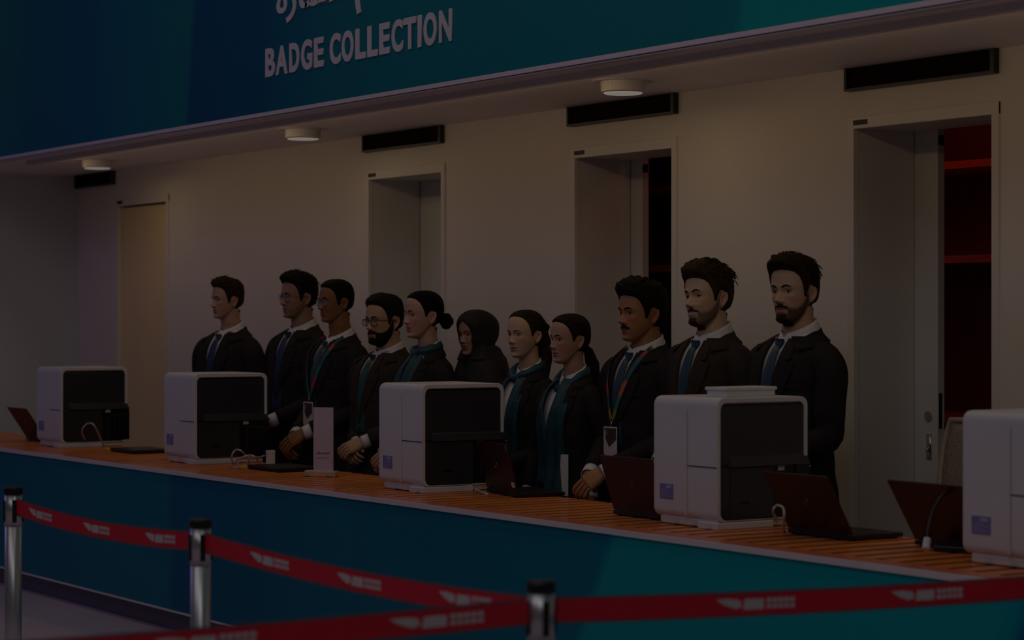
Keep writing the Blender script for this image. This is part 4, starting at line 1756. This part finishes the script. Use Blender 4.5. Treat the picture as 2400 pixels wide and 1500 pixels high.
    def vx(z):
        return np.interp(z, [zbtn, zbtn + .10, 1.30, 1.40, 1.45, 1.49], np.array([0.0005, .020, .054, .070, .072, .070]) * vw)

    OFF = .013
    zj = np.concatenate([np.linspace(.74, zbtn, 20, endpoint=False), np.linspace(zbtn, 1.487, 34)])
    nj = 72
    rows = []
    for z in zj:
        za = np.array(z)
        a0 = float(to.th_at_x(np.array(vx(z)), za, OFF)) if z > zbtn else .002
        th = np.linspace(a0, 2 * PI - a0, nj)
        th = np.where(th > PI, th - 2 * PI, th)
        off = OFF + .010 * sstep(1.0, .78, za)
        g = to.pt(th, np.full(nj, z), off)
        wr = .0035 * hashn(g[:, 0] * 26, g[:, 1] * 22, g[:, 2] * 30, P['seed'] * 1.3) * float(sstep(1.47, 1.36, za))
        rr = g.copy()
        rr[:, 2] = 0
        rr /= np.linalg.norm(rr, axis=1, keepdims=True) + 1e-9
        rows.append(g + rr * wr[:, None])
    jo = MB().add(B(np.array(rows)).reshape(-1, 3), [tuple(reversed(f)) for f in grid_faces(len(zj), nj, False)]).build('jacket', jm, bo, smooth=True)
    # lapels
    for sx in (-1, 1):
        zl = np.concatenate([np.linspace(zbtn + .01, 1.385, 22), np.linspace(1.39, 1.395, 2), np.linspace(1.40, 1.478, 7)])
        rows = []
        for z in zl:
            za = np.array(z)
            x0 = float(vx(z)) - .002
            if z <= 1.386:
                w = np.interp(z, [zbtn, zbtn + .06, 1.25, 1.36, 1.386], [.004, .022, .062, .082, .078]) * (.8 if fem else 1)
            elif z < 1.397:
                w = .042
            else:
                w = np.interp(z, [1.397, 1.42, 1.48], [.060, .056, .040])
            row = []
            for u, lift in ((0, .002), (.02, .0105), (.5, .0120), (.97, .0085), (1, .003)):
                x = x0 + w * u
                a = float(to.th_at_x(np.array(x), za, OFF + lift))
                row.append(to.pt(np.array(sx * a), za, OFF + lift))
            rows.append(row)
        F = grid_faces(len(zl), 5, False)
        MB().add(B(np.array(rows)).reshape(-1, 3), F if sx > 0 else [tuple(reversed(f)) for f in F]).build('lapel', jm, jo, smooth=False)
    # collar round the neck
    ths = np.concatenate([np.linspace(.82, PI, 18), np.linspace(-PI, -.82, 18)])
    rows = []
    for a in ths:
        f = abs(a) / PI
        zt_ = np.interp(f, [.26, .5, 1], [1.474, 1.504, 1.530])
        row = []
        for dz, rr in ((-.002, .004), (.0, .009), (-.020, .016), (-.042, .018), (-.046, .012)):
            z = zt_ + dz
            row.append(to.pt(np.array(a), np.array(min(z, 1.50)), OFF * .75 + rr) * np.array([1, 1, 0]) + np.array([0, 0, z]))
        rows.append(row)
    MB().add(B(np.array(rows)).reshape(-1, 3), [f for f in grid_faces(len(ths), 5, False)]).build('collar', jm, jo, smooth=True)
    # sleeves
    for sx in (-1, 1):
        path, E, Wr = arms[sx]
        n = 34
        ff = np.linspace(0, 1, n)
        rad = np.interp(ff, [0, .08, .17, .33, .5, .67, .85, .95], np.array([.040, .055, .064, .066, .060, .056, .050, .046]) * (.84 if fem else 1) * (1 + (P.get('bulk', 1) - 1) * .9))
        rad = rad * (1 + .045 * np.sin(ff * 31 + P['seed']) * sstep(.3, .6, ff) + .03 * np.sin(ff * 57 + 2 * P['seed']) * sstep(.4, .7, ff))
        m = int(n * .955)
        MB().tube(B(path[:m]), list(rad[:m] * K), 18, True).build('sleeve', jm, jo, smooth=True)
    if not fem:
        for q in range(1):
            yb = to.pt(np.array(.03), np.array(zbtn - .02), OFF + .004)
            MB().tube(B([yb + np.array((0, .002, 0)), yb + np.array((0, -.004, 0))]), .010 * K, 12).build('button', M_BLACKPL, jo)
        # breast pocket welt on the left chest
        a, b = .62, .95
        rows = [[to.pt(np.array(t), np.array(1.285 + .012 * (t - a) + dz), OFF + .004) for t in np.linspace(a, b, 6)] for dz in (0, .018)]
        MB().add(B(np.array(rows)).reshape(-1, 3), grid_faces(2, 6, False)).build('breast_pocket', jm, jo)

    def strip(name, m, path, w, offp, cols=None, parent=bo, thick=.0015, ruffle=0):
        """ribbon lying on the torso: path of (theta, z)"""
        pts = np.array(path)
        q = spline([(p[0], p[1], p[2] if len(p) > 2 else offp) for p in path], 40)
        rows = []
        cc = []
        for i in range(40):
            th, z, of = q[i]
            c = to.pt(np.array(th), np.array(min(z, 1.5)), of)
            c = np.array([c[0], c[1], z])
            j = min(i + 1, 39)
            i0 = max(i - 1, 0)
            ca = to.pt(np.array(q[i0][0]), np.array(min(q[i0][1], 1.5)), q[i0][2])
            cb = to.pt(np.array(q[j][0]), np.array(min(q[j][1], 1.5)), q[j][2])
            ca = np.array([ca[0], ca[1], q[i0][1]])
            cb = np.array([cb[0], cb[1], q[j][1]])
            t = cb - ca
            t /= np.linalg.norm(t) + 1e-9
            ax = np.array([0, to.cy(np.array(z)), z])
            nn = c - ax
            nn[2] = 0
            nn /= np.linalg.norm(nn) + 1e-9
            sd = np.cross(nn, t)
            sd /= np.linalg.norm(sd) + 1e-9
            wi = w(i / 39) if callable(w) else w
            row = []
            for u in np.linspace(-1, 1, 9):
                dz = ruffle * math.sin(u * 5 + i * .12 + P['seed']) * (0.4 + i / 39)
                row.append(c + sd * wi * u + nn * (dz - .35 * wi * wi * u * u * 4))
            rows.append(row)
            if cols:
                cc += [cols[int(i / 40 * len(cols))]] * 9
        return MB().add(B(np.array(rows)).reshape(-1, 3), grid_faces(40, 9, False), cc if cols else None).build(name, m, parent, smooth=True, solid=thick)

    P['_strip'] = strip
    P['_B'] = B
    P['_to'] = to
    # ---------------- scarf
    if P.get('scarf'):
        sc = P['scarf']
        rows = []
        nr = hd.neck * hs / K
        zc = 1.492
        for v in np.linspace(0, 2 * PI, 13):
            row = []
            for a in np.linspace(-PI, PI, 44):
                f = 1 - abs(a) / PI
                cz = zc + .030 * (1 - sstep(.15, .95, np.array(f))) - .012 * (f > .9) - sc.get('drop', 0) * sstep(.45, 1, np.array(f))
                rr = nr + .012 + (.011 + .012 * f) * math.cos(v) + .012 * f + sc.get('loose', 0) * f
                zz = cz + .026 * math.sin(v) * (1 + .12 * math.sin(a * 7))
                row.append((rr * math.sin(a), .036 - rr * math.cos(a) * 1.05, zz))
            rows.append(row)
        so = MB().add(B(np.array(rows)).reshape(-1, 3), grid_faces(13, 44, False)).build('scarf', M_SCARF, bo, smooth=True)
        ln = sc.get('len', 1.05)
        wd = sc.get('w', .042)
        for sx, l2 in ((1, ln), (-1, ln + .06)):
            p0 = sc.get('x0', .30) * sx
            p1 = sc.get('x1', .16) * sx
            strip('scarf_end', M_SCARF, [(p0, 1.485, .018), (p0 * .95, 1.44, .026), (p1 * 1.3, 1.34, .030), (p1, 1.22, .030), (p1 * .9, l2, .030)],
                  lambda f: wd * (.62 + .5 * f), .026, None, so, .004, .006)
        if sc.get('knot'):
            z = sc['knot']
            y0 = float(to.pt(np.array(0.), np.array(z), .03)[1])
            kk = MB().sphere((0, 0, 0), (.030, .020, .030), 16, 10)
            kk.v = [tuple(B(np.array((v[0], y0 + v[1], z + v[2])))) for v in kk.v]
            kk.build('scarf_knot', M_SCARF, so, smooth=True)
    # ---------------- hijab
    if P.get('hijab'):
        zs_ = np.concatenate([.1178 - .07 * (1 - np.cos(np.linspace(0, PI / 2, 12))), np.linspace(.044, -.128, 34), np.linspace(-.135, -.33, 22)])
        nj = 84
        rows = []
        for z in zs_:
            oz = (z + .022) / .092
            a0 = 0.0
            if abs(oz) < 1:
                xw = .056 * (1 - abs(oz) ** 2.2) ** .5
                a0 = math.atan2(xw, .072) * .98
            th = np.linspace(a0 + .001, 2 * PI - a0 - .001, nj)
            th = np.where(th > PI, th - 2 * PI, th)
            ath = np.abs(th)
            zc_ = np.full(nj, z)
            if z > -.128:
                b = hd.surf(th, zc_)
                n = b - np.array([0, .01, .0])
                n[:, 2] *= .6
                n /= np.linalg.norm(n, axis=1, keepdims=True)
                ed = sstep(0, .25, ath - a0)
                back = sstep(.2, -.8, np.cos(th)) * sstep(.09, 0, np.abs(z + .015) - .045)
                g = b + n * (.004 + .010 * ed + .022 * back)[:, None]
            else:
                g = np.stack([.05 * np.sin(th), .02 - .05 * np.cos(th), zc_], -1)
            # cloth hanging from the head to the shoulders
            dz = np.clip((-.035 - z) / .30, 0, 1)
            fr_ = np.interp(dz, [0, .28, .5, 1], [.05, .094, .110, .152])
            sd_ = np.interp(dz, [0, .28, .5, 1], [.085, .126, .165, .228])
            bk_ = np.interp(dz, [0, .28, .5, 1], [.105, .146, .156, .170])
            c2, s2 = np.cos(th), np.sin(th)
            bb_ = np.where(c2 > 0, fr_, bk_)
            dr = ((s2 / sd_) ** 2 + (c2 / bb_) ** 2) ** -.5
            dr = dr * (1 + .018 * float(dz) * np.sin(th * 8 + z * 40))
            rr = np.hypot(g[:, 0], g[:, 1] - .02) + 1e-6
            tgt = .5 * (rr + dr + np.sqrt((rr - dr) ** 2 + .0001))
            keep_ = float(sstep(-.02, -.07, np.array(z))) * sstep(0, .35, ath - a0)
            k_ = 1 + (tgt / rr - 1) * keep_
            g[:, 0] *= k_
            g[:, 1] = .02 + (g[:, 1] - .02) * k_
            G_ = T(rot_head(g, P)) / KB
            rows.append(G_)
        MB().add(B(np.array(rows)).reshape(-1, 3), [tuple(reversed(f)) for f in grid_faces(len(zs_), nj, False)]).build('hijab', M_HIJAB, bo, smooth=True, solid=.003)
    # ---------------- glasses
    if P.get('glasses'):
        gm = P['glasses']
        rx, rz, tr_ = (.0250, .0185, .0017) if gm is M_FRAME else (.0245, .0195, .0011)
        gy = float(hd.front_y(np.array([.031]), np.array([-.012]))[0]) - .0125
        g = MB()
        lens = []
        for sx in (-1, 1):
            c = np.array([sx * .0325, gy, -.004])
            ring = []
            for i in range(29):
                a = 2 * PI * i / 28
                ca, sa = math.cos(a), math.sin(a)
                px_ = rx * math.copysign(abs(ca) ** .8, ca)
                pz_ = rz * math.copysign(abs(sa) ** .8, sa) * (1 if sa < 0 else .92)
                ring.append((c[0] + px_, c[1] + .10 * (px_ * sx) ** 1 * .35 + .0, c[2] + pz_))
            R = T(rot_head(np.array(ring), P))
            g.tube(R, tr_ * (1.25 if gm is M_FRAME else 1), 6)
            lens.append(R)
            # temple arm
            arm = [(c[0] + sx * rx, c[1] + .010, .004), (sx * .0755, -.045, .005), (sx * .0775, .002, .004), (sx * .076, .020, -.008), (sx * .074, .030, -.022)]
            g.tube(T(rot_head(spline(arm, 12), P)), tr_, 6)
        br = [(-.0325 + rx - .001, gy + .001, .002), (0, gy - .002, .005), (.0325 - rx + .001, gy + .001, .002)]
        g.tube(T(rot_head(spline(br, 8), P)), tr_, 6)
        go = g.build('glasses', gm, bo, smooth=True)
        for R in lens:
            MB().add(R[:-1], [tuple(range(28))]).build('lens', M_GLASS, go)
    if P.get('earring'):
        for sx in (-1, 1):
            p = T(rot_head(np.array((sx * .077, .006, -.040)), P))
            MB().sphere(tuple(p), .0022, 8, 6).build('earring', M_EARRING, bo)
    return bo


def lanyard(P, bo, label, zclip, cols, xs=.0, card_rz=0):
    B, to, strip = P['_B'], P['_to'], P['_strip']
    t = thing('lanyard_badge', label, 'badge', bo.location, bo.rotation_euler.z, 'lanyard badges worn by staff')
    for sx in (-1, 1):
        strip('strap', M_LANYARD, [(sx * 1.25, 1.502, .022), (sx * .95, 1.478, .026), (sx * .62, 1.42, .030), (sx * .34, 1.32, .032), (sx * .05 + xs, zclip, .034)], .0095, .03, cols if sx > 0 else cols[::-1], t, .0012)
    c = to.pt(np.array(xs), np.array(zclip), .036)
    ring = [c + np.array((.008 * math.cos(a), 0, .008 * math.sin(a) - .006)) for a in np.linspace(0, 2 * PI, 17)]
    MB().tube(B(ring), .0016, 6).tube(B([c + np.array((0, 0, -.012)), c + np.array((0, -.002, -.034))]), .002, 6).build('clip', M_STEEL, t, smooth=True)
    R = Matrix.Rotation(math.radians(card_rz), 3, 'Z')
    cc = Vector(B(c + np.array((0, -.006, -.034 - .068))))
    k = B(np.array(1.0))
    card = MB().box(cc, (.095 * k, .004 * k, .136 * k), R).build('card', M_BADGE, t, bevel=.002)
    o = Vector((0, -.0024 * k, 0))

    def quad(pts, m, nm):
        V = [cc + R @ (Vector((p[0] * k, -.0026 * k, p[1] * k))) for p in pts]
        V2 = [cc + R @ (Vector((p[0] * k, -.0021 * k, p[1] * k))) for p in pts]
        n = len(pts)
        MB().add(V + V2, [tuple(range(n))] + [(i, n + i, n + (i + 1) % n, (i + 1) % n) for i in range(n)]).build(nm, m, card)
    quad([(-.042, .062), (.042, .062), (.044, .012), (-.006, -.022), (-.030, .010)], M_BADGEP, 'photo_panel')
    quad([(-.038, .054), (-.022, .054), (-.022, .026), (-.038, .026)], M_LAMPBODY, 'photo_patch')
    quad([(-.044, -.050), (-.030, -.064), (-.044, -.064)], M_BADGEP, 'corner_mark')
    return t


def place(P, px, chin, top, y, ht=.024):
    """put a person so that the head axis falls on pixel column px, chin and hair top on the given rows"""
    q = on_y(px, 749, y)
    depth = -q.x * CC + q.y * SS
    m = depth / FPX
    topz = CAMH + (749 - top) * m
    P['height'] = topz
    P['hairtop'] = ht
    P['hs'] = ((chin - top) * m - ht) / (.1175 + .1183) / (.965 if P.get('fem') else 1.0)
    P['loc'] = (q.x, y, 0)
    return P


BLK = (.006, .005, .005)
BRN = (.040, .022, .012)
DBR = (.020, .013, .009)
people = [
    place(dict(label='man with swept brown hair in a black suit and blue tie, leftmost of the row', seed=1, skin=(.46, .28, .20), hair='quiff', haircol=(.035, .018, .010), hairname='brown',
               turn=16, yaw=-15, tie=(M_TIE, M_TIEBLUE), smile=.1, over=.010, sweep=170, nose=1.0, stubble=.10), 531, 748, 645, 5.80, .032),
    place(dict(label='man in wire glasses with thick dark hair and dark blue tie, second from the left', seed=2, skin=(.36, .21, .14), hair='full', haircol=(.012, .008, .006), hairname='dark_brown',
               turn=8, yaw=-6, tie=(M_TIEBLUE, M_TIEBLUE), smile=0, stubble=.30, glasses=M_WIRE, sweep=190, over=.010, hfront=.9, htop=.9), 697, 747, 633, 5.92, .030),
    place(dict(label='man with close cropped hair, round glasses and a lanyard badge over his tie', seed=3, skin=(.25, .115, .042), hair='crop', haircol=BLK, hairname='black',
               turn=4, yaw=-2, tie=(M_TIE, M_TIE), smile=.8, glasses=M_WIRE, nosew=1.25, lips=1.3, hand=(.97, -.24, 0), lipcol=(.24, .10, .07)), 784, 757, 652, 5.76, .012),
    place(dict(label='bearded man in dark framed glasses with clasped hands and green tie', seed=4, skin=(.48, .31, .17), hair='comb', haircol=(.016, .011, .007), hairname='near_black', jacketm=M_JACKETB,
               turn=6, yaw=3, pitch=2, tie=(M_TIEBLUE, M_TIEGREEN), smile=.5, beard='full', beardlen=.005, stubble=.3, glasses=M_FRAME, bulk=1.12, hand=(.985, -.215, .05), wristoff=.045, curl=(42, 58, 38), handdir=(0, -.3, -.1), jaw=1.06, sweep=185, wild=.4), 899, 806, 685, 5.80, .022),
    place(dict(label='woman with low dark bun, white shirt and teal scarf beside the bearded man', seed=5, fem=1, skin=(.50, .30, .22), hair='sleek', haircol=BLK, hairname='black',
               turn=4, yaw=-8, scarf=dict(len=1.0, w=.040, x0=.42, x1=.22), smile=.55, makeup=1, bun=(.128, -.028, .040), lipcol=(.38, .09, .09), nose=1.12, brow=1.1, bunz=-.03, vwidth=1.1, earring=1), 990, 794, 679, 5.74, .008),
    place(dict(label='smiling woman wearing a black hijab and black jacket', seed=6, fem=1, skin=(.40, .235, .165), hair='sleek', haircol=BLK, hairname='black', hijab=1, shirt=False,
               turn=0, yaw=7, smile=.75, open=1.1, makeup=1, lipcol=(.26, .10, .10), pitch=3), 1113, 833, 724, 5.98, .014),
    place(dict(label='woman with hair tied up at the back, teal scarf and pearl earring', seed=7, fem=1, skin=(.54, .36, .25), hair='sleek', haircol=(.030, .019, .012), hairname='dark_sleek',
               turn=10, yaw=0, open=1.1, scarf=dict(len=1.0, w=.040, x0=.55, x1=.30, loose=.022, drop=.028), smile=.25, lipcol=(.36, .17, .15), bun=(.100, .035, .046), bunz=.03, hairline=.004, earring=1, lips=1.0,
               pony=([(0, .105, .02), (0, .128, -.03), (.005, .125, -.12), (.01, .10, -.21), (.015, .085, -.29)], [.030, .034, .034, .030, .012])), 1229, 840, 724, 5.84, .008),
    place(dict(label='woman with dark ponytail and long teal scarf holding white papers', seed=8, fem=1, skin=(.45, .27, .185), hair='tied', haircol=(.018, .012, .008), hairname='deep_brown',
               turn=8, yaw=-10, arms='side', scarf=dict(len=.90, w=.050, x0=.60, x1=.34, loose=.018, drop=.05), smile=.15, makeup=1, lipcol=(.38, .15, .14), earring=1, bunz=-.02, brow=1.3, nose=1.1, shirt=True, opencol=.02,
               pony=([(0, .090, -.035), (0, .118, -.055), (.02, .125, -.12), (.04, .115, -.20), (.05, .10, -.27)], [.018, .020, .026, .024, .008])), 1333, 853, 733, 5.70, .010),
    place(dict(label='man with thick black hair, moustache and lanyard badge, third from the right', seed=9, skin=(.40, .195, .09), hair='full', haircol=(.014, .010, .008), hairname='soft_black',
               turn=2, yaw=-3, tie=(M_TIE, M_TIE), smile=.1, beard='moustache', beardlen=.0035, stubble=.22, sweep=190, over=.012, lipcol=(.30, .12, .09), hside=1.25, hairline=-.008, hand=(.93, -.27, 0)), 1500, 802, 648, 5.80, .034),
    place(dict(label='laughing man with tousled brown hair and trimmed beard, second from the right', seed=10, skin=(.60, .42, .285), hair='messy', haircol=(.050, .027, .011), hairname='tousled_brown', jacketm=M_JACKETB,
               turn=4, yaw=0, roll=-4, pitch=-3, tie=(M_TIE, M_TIE), smile=1.1, teeth=1, beard='goatee', beardlen=.0022, stubble=.74, sweep=150, over=.014, wild=1.8, locklen=1.25, hairline=-.010, nose=1.1, open=.6), 1656, 768, 608, 5.88, .034),
    place(dict(label='man with short dark beard and open collar, rightmost of the row', seed=11, skin=(.52, .34, .235), hair='messy', haircol=(.026, .015, .008), hairname='dark_tousled', htop=.95, hfront=1.0,
               turn=0, yaw=13, roll=-1, tie=(M_TIE, M_TIE), smile=.0, beard='goatee', beardlen=.0040, stubble=.88, chinbeard=1.0, sweep=160, over=.012, bump=.0015, nose=1.08, opencol=.015,
               elbow=(.225, -.02, 1.10), hand=(.98, -.26, 0)), 1856, 757, 590, 5.80, .034),
]
PO = [make_person(P) for P in people]
LG = [(.008, .14, .10), (.008, .14, .10), (.006, .10, .14), (.40, .03, .06), (.006, .10, .14), (.006, .09, .14), (.02, .16, .10), (.40, .02, .08), (.006, .10, .12)]
lanyard(people[2], PO[2], 'lanyard badge of the man with round glasses', 1.19, LG, 0, 0)
LG2 = [(.25, .26, .02), (.006, .10, .12), (.5, .06, .06), (.006, .14, .14), (.006, .10, .15), (.006, .10, .15), (.5, .12, .04), (.03, .16, .08), (.2, .22, .02)]
lanyard(people[8], PO[8], 'lanyard badge of the man with the moustache', 1.185, LG2, 0, 0)
# papers held by the woman with the long scarf
B8 = people[7]['_B']
t = thing('paper_sheets', 'white paper sheets hanging behind the end of the long teal scarf', 'paper', PO[7].location, PO[7].rotation_euler.z)
yb = float(people[7]['_to'].pt(np.array(.25), np.array(1.0), .022)[1])
MB().box(B8(np.array((.048, yb + .006, 1.01))), (.150, .002, .18)).build('sheet', M_WHITE, t)
MB().box(B8(np.array((.046, yb + .009, 1.012))), (.148, .0015, .18)).build('sheet', M_WHITE, t)

# ------------------------------------------------------------------ office chair behind the nearest printer
p = on_y(2168, 749, 5.95)
t = thing('office_chair', 'office chair with taupe mesh back behind the right hand printer', 'chair', (p.x, p.y, 0), math.radians(-10))
bk = MB()
rows = []
for i in range(13):
    f = i / 12
    z = .62 + .565 * f
    hw = .20 + .045 * f - .02 * max(0, f - .85) / .15
    rows.append([(u * hw, .02 * (1 - u * u) + .22 - .03 * math.sin(f * PI) + .05 * f, z) for u in np.linspace(-1, 1, 9)])
bk.grid(rows)
bk.build('backrest', M_CHAIR, t, smooth=True, solid=.01)
fr = [r[0] for r in rows] + rows[-1][1:-1] + [r[-1] for r in rows[::-1]] + rows[0][1:-1][::-1] + [rows[0][0]]
MB().tube(fr, .014, 8).build('back_frame', M_CHAIRF, t, smooth=True)
MB().span((-.24, -.24, .44), (.24, .24, .52)).build('seat', M_CHAIR, t, bevel=.03)
MB().tube([(0, .24, .66), (0, .27, .5), (0, .15, .42), (0, 0, .42)], .022, 8).build('back_bar', M_BLACKPL, t, smooth=True)
MB().cyl((0, 0, .10), .028, .34, 16).build('gas_column', M_BLACKPL, t)
for q in range(5):
    a = 2 * PI * q / 5
    MB().tube([(0, 0, .12), (.14 * math.cos(a), .14 * math.sin(a), .11), (.29 * math.cos(a), .29 * math.sin(a), .08)], [.026, .022, .016], 8).build('base_arm', M_BLACKPL, t, smooth=True)
    MB().sphere((.29 * math.cos(a), .29 * math.sin(a), .03), .03, 12, 8).build('castor', M_BLACKPL, t, smooth=True)
for sx in (-1, 1):
    MB().tube([(sx * .26, .12, .46), (sx * .27, .10, .68), (sx * .27, -.12, .69)], .016, 8).build('armrest', M_BLACKPL, t, smooth=True)

# ------------------------------------------------------------------ queue barrier
PH_ = CAMH - .598


def post(label, px, depth):
    p = at_depth(px, 749, depth)
    t = thing('stanchion', label, 'stanchion', (p.x, p.y, 0), PI - ANG, 'queue barrier stanchions')
    MB().lathe([(.16, 0), (.16, .012), (.15, .022), (.05, .034), (.034, .045)], n=40).build('base', M_DARKMETAL, t, smooth=False)
    MB().cyl((0, 0, .04), .0305, PH_ - .04 - .025, 32).build('pole', M_CHROME, t, smooth=True)
    MB().cyl((0, 0, PH_ - .14), .0315, .115, 32).build('cassette', M_CHROME, t, smooth=True)
    MB().lathe([(.034, 0), (.0345, .004), (.0345, .020), (.031, .025)], (0, 0, PH_ - .025), 32).build('cap', M_BLACKPL, t)
    for a in (0, 90, 180, 270):
        R = Matrix.Rotation(math.radians(a + 20), 3, 'Z')
        MB().box(R @ Vector((.0335, 0, 0)) + Vector((0, 0, PH_ - .085)), (.006, .016, .080), R).build('belt_slot', M_BLACKPL, t, bevel=.002)
    return t, p


s1, p1 = post('chrome stanchion at the left edge of the picture', 31, 8.1)
s2, p2 = post('chrome stanchion in the middle of the far barrier line', 470, 6.8)
s3, p3 = post('chrome stanchion where three red belts meet, nearest to the camera', 1268, 5.19)


def belt(label, a, b, sag, pxs, n=40):
    """red webbing between two points (centre line); pxs: pixel columns of the printed marks"""
    a, b = Vector(a), Vector(b)
    t = thing('barrier_belt', label, 'belt', a, 0, 'red queue belts')
    H = .0255

    def cpos(f):
        p = a.lerp(b, f)
        p.z -= sag * 4 * f * (1 - f)
        return p - a
    d = (b - a).normalized()
    nrm = Vector((d.y, -d.x, 0)).normalized()
    if nrm.dot(Vector((0, 0, CAMH)) - a) < 0:
        nrm = -nrm

    def ribbon(name, m, z0, z1, off, th, parent):
        rows0 = []
        for i in range(n + 1):
            c = cpos(i / n)
            rows0.append([c + nrm * (off + th) + Vector((0, 0, z1)), c + nrm * (off + th) + Vector((0, 0, z0)), c + nrm * (off - th) + Vector((0, 0, z0)), c + nrm * (off - th) + Vector((0, 0, z1))])
        return MB().grid(rows0, None, True).build(name, m, parent)
    web = ribbon('webbing', M_RIBBON, -H, H, 0, .0006, t)
    ribbon('hem', M_RIBEDGE, H, H + .0055, 0, .0008, t)
    ribbon('hem', M_RIBEDGE, -H - .0055, -H, 0, .0008, t)

    def px_of(f):
        w = a + cpos(f)
        z = w.x * FWD[0] + w.y * FWD[1]
        return 1200 + FPX * (w.x * RGT[0] + w.y * RGT[1]) / z
    fs = [i / 400 for i in range(401)]
    px = [px_of(f) for f in fs]
    inc = px[-1] > px[0]
    if not inc:
        fs, px = fs[::-1], px[::-1]
    for x0, x1 in pxs:
        f0, f1 = np.interp([x0, x1], px, fs)
        if abs(f1 - f0) < .005:
            continue
        mb = MB()

        def P2(u, v):
            c = cpos(f0 + (f1 - f0) * u)
            return c + Vector((0, 0, v))

        def poly(pts):
            k = len(pts)
            mb.add([P2(u, v) + nrm * .0016 for u, v in pts] + [P2(u, v) + nrm * .0009 for u, v in pts], [tuple(range(k))] + [(i, (i + 1) % k, k + (i + 1) % k, k + i) for i in range(k)])
        poly([(0, .013), (.16, .014), (.30, .010), (.32, -.006), (.24, -.011), (.10, .0)])
        poly([(.36, .012), (.60, .012), (.60, -.013), (.34, -.013)])
        for q in range(5):
            u = .64 + q * .075
            poly([(u, .013), (u + .058, .013), (u + .058, .002), (u, .002)])
            poly([(u, -.002), (u + .058, -.002), (u + .058, -.012), (u, -.012)])
        mb.build('printed_mark', M_RIBPRINT, t)
    return t


def off(p, q, r=.036):
    d = (q - p)
    d.z = 0
    d.normalize()
    return p + d * r


zb = CAMH - .668
P1 = Vector((p1.x, p1.y, zb))
P2_ = Vector((p2.x, p2.y, zb))
P3 = Vector((p3.x, p3.y, zb))
belt('red belt between the left edge stanchion and the middle stanchion', off(P1, P2_), off(P2_, P1), .022, [(68, 122), (196, 257), (341, 411)])
belt('red belt from the middle stanchion to the nearest stanchion', off(P2_, P3), off(P3, P2_), .020, [(587, 677), (791, 893), (1030, 1152)])
e = at_depth(2640, 1357, 5.95)
P4 = Vector((e.x, e.y, e.z))
belt('red belt from the nearest stanchion out of the right edge', off(P3, P4), P4, .012, [(1678, 1862), (2088, 2255), (2440, 2590)])
e = at_depth(-60, 1545, 4.45)
P5 = Vector((e.x, e.y, e.z))
belt('red belt from the nearest stanchion to the lower left corner, in front', off(P3, P5), P5, .004, [(912, 1133), (360, 600), (30, 180)])
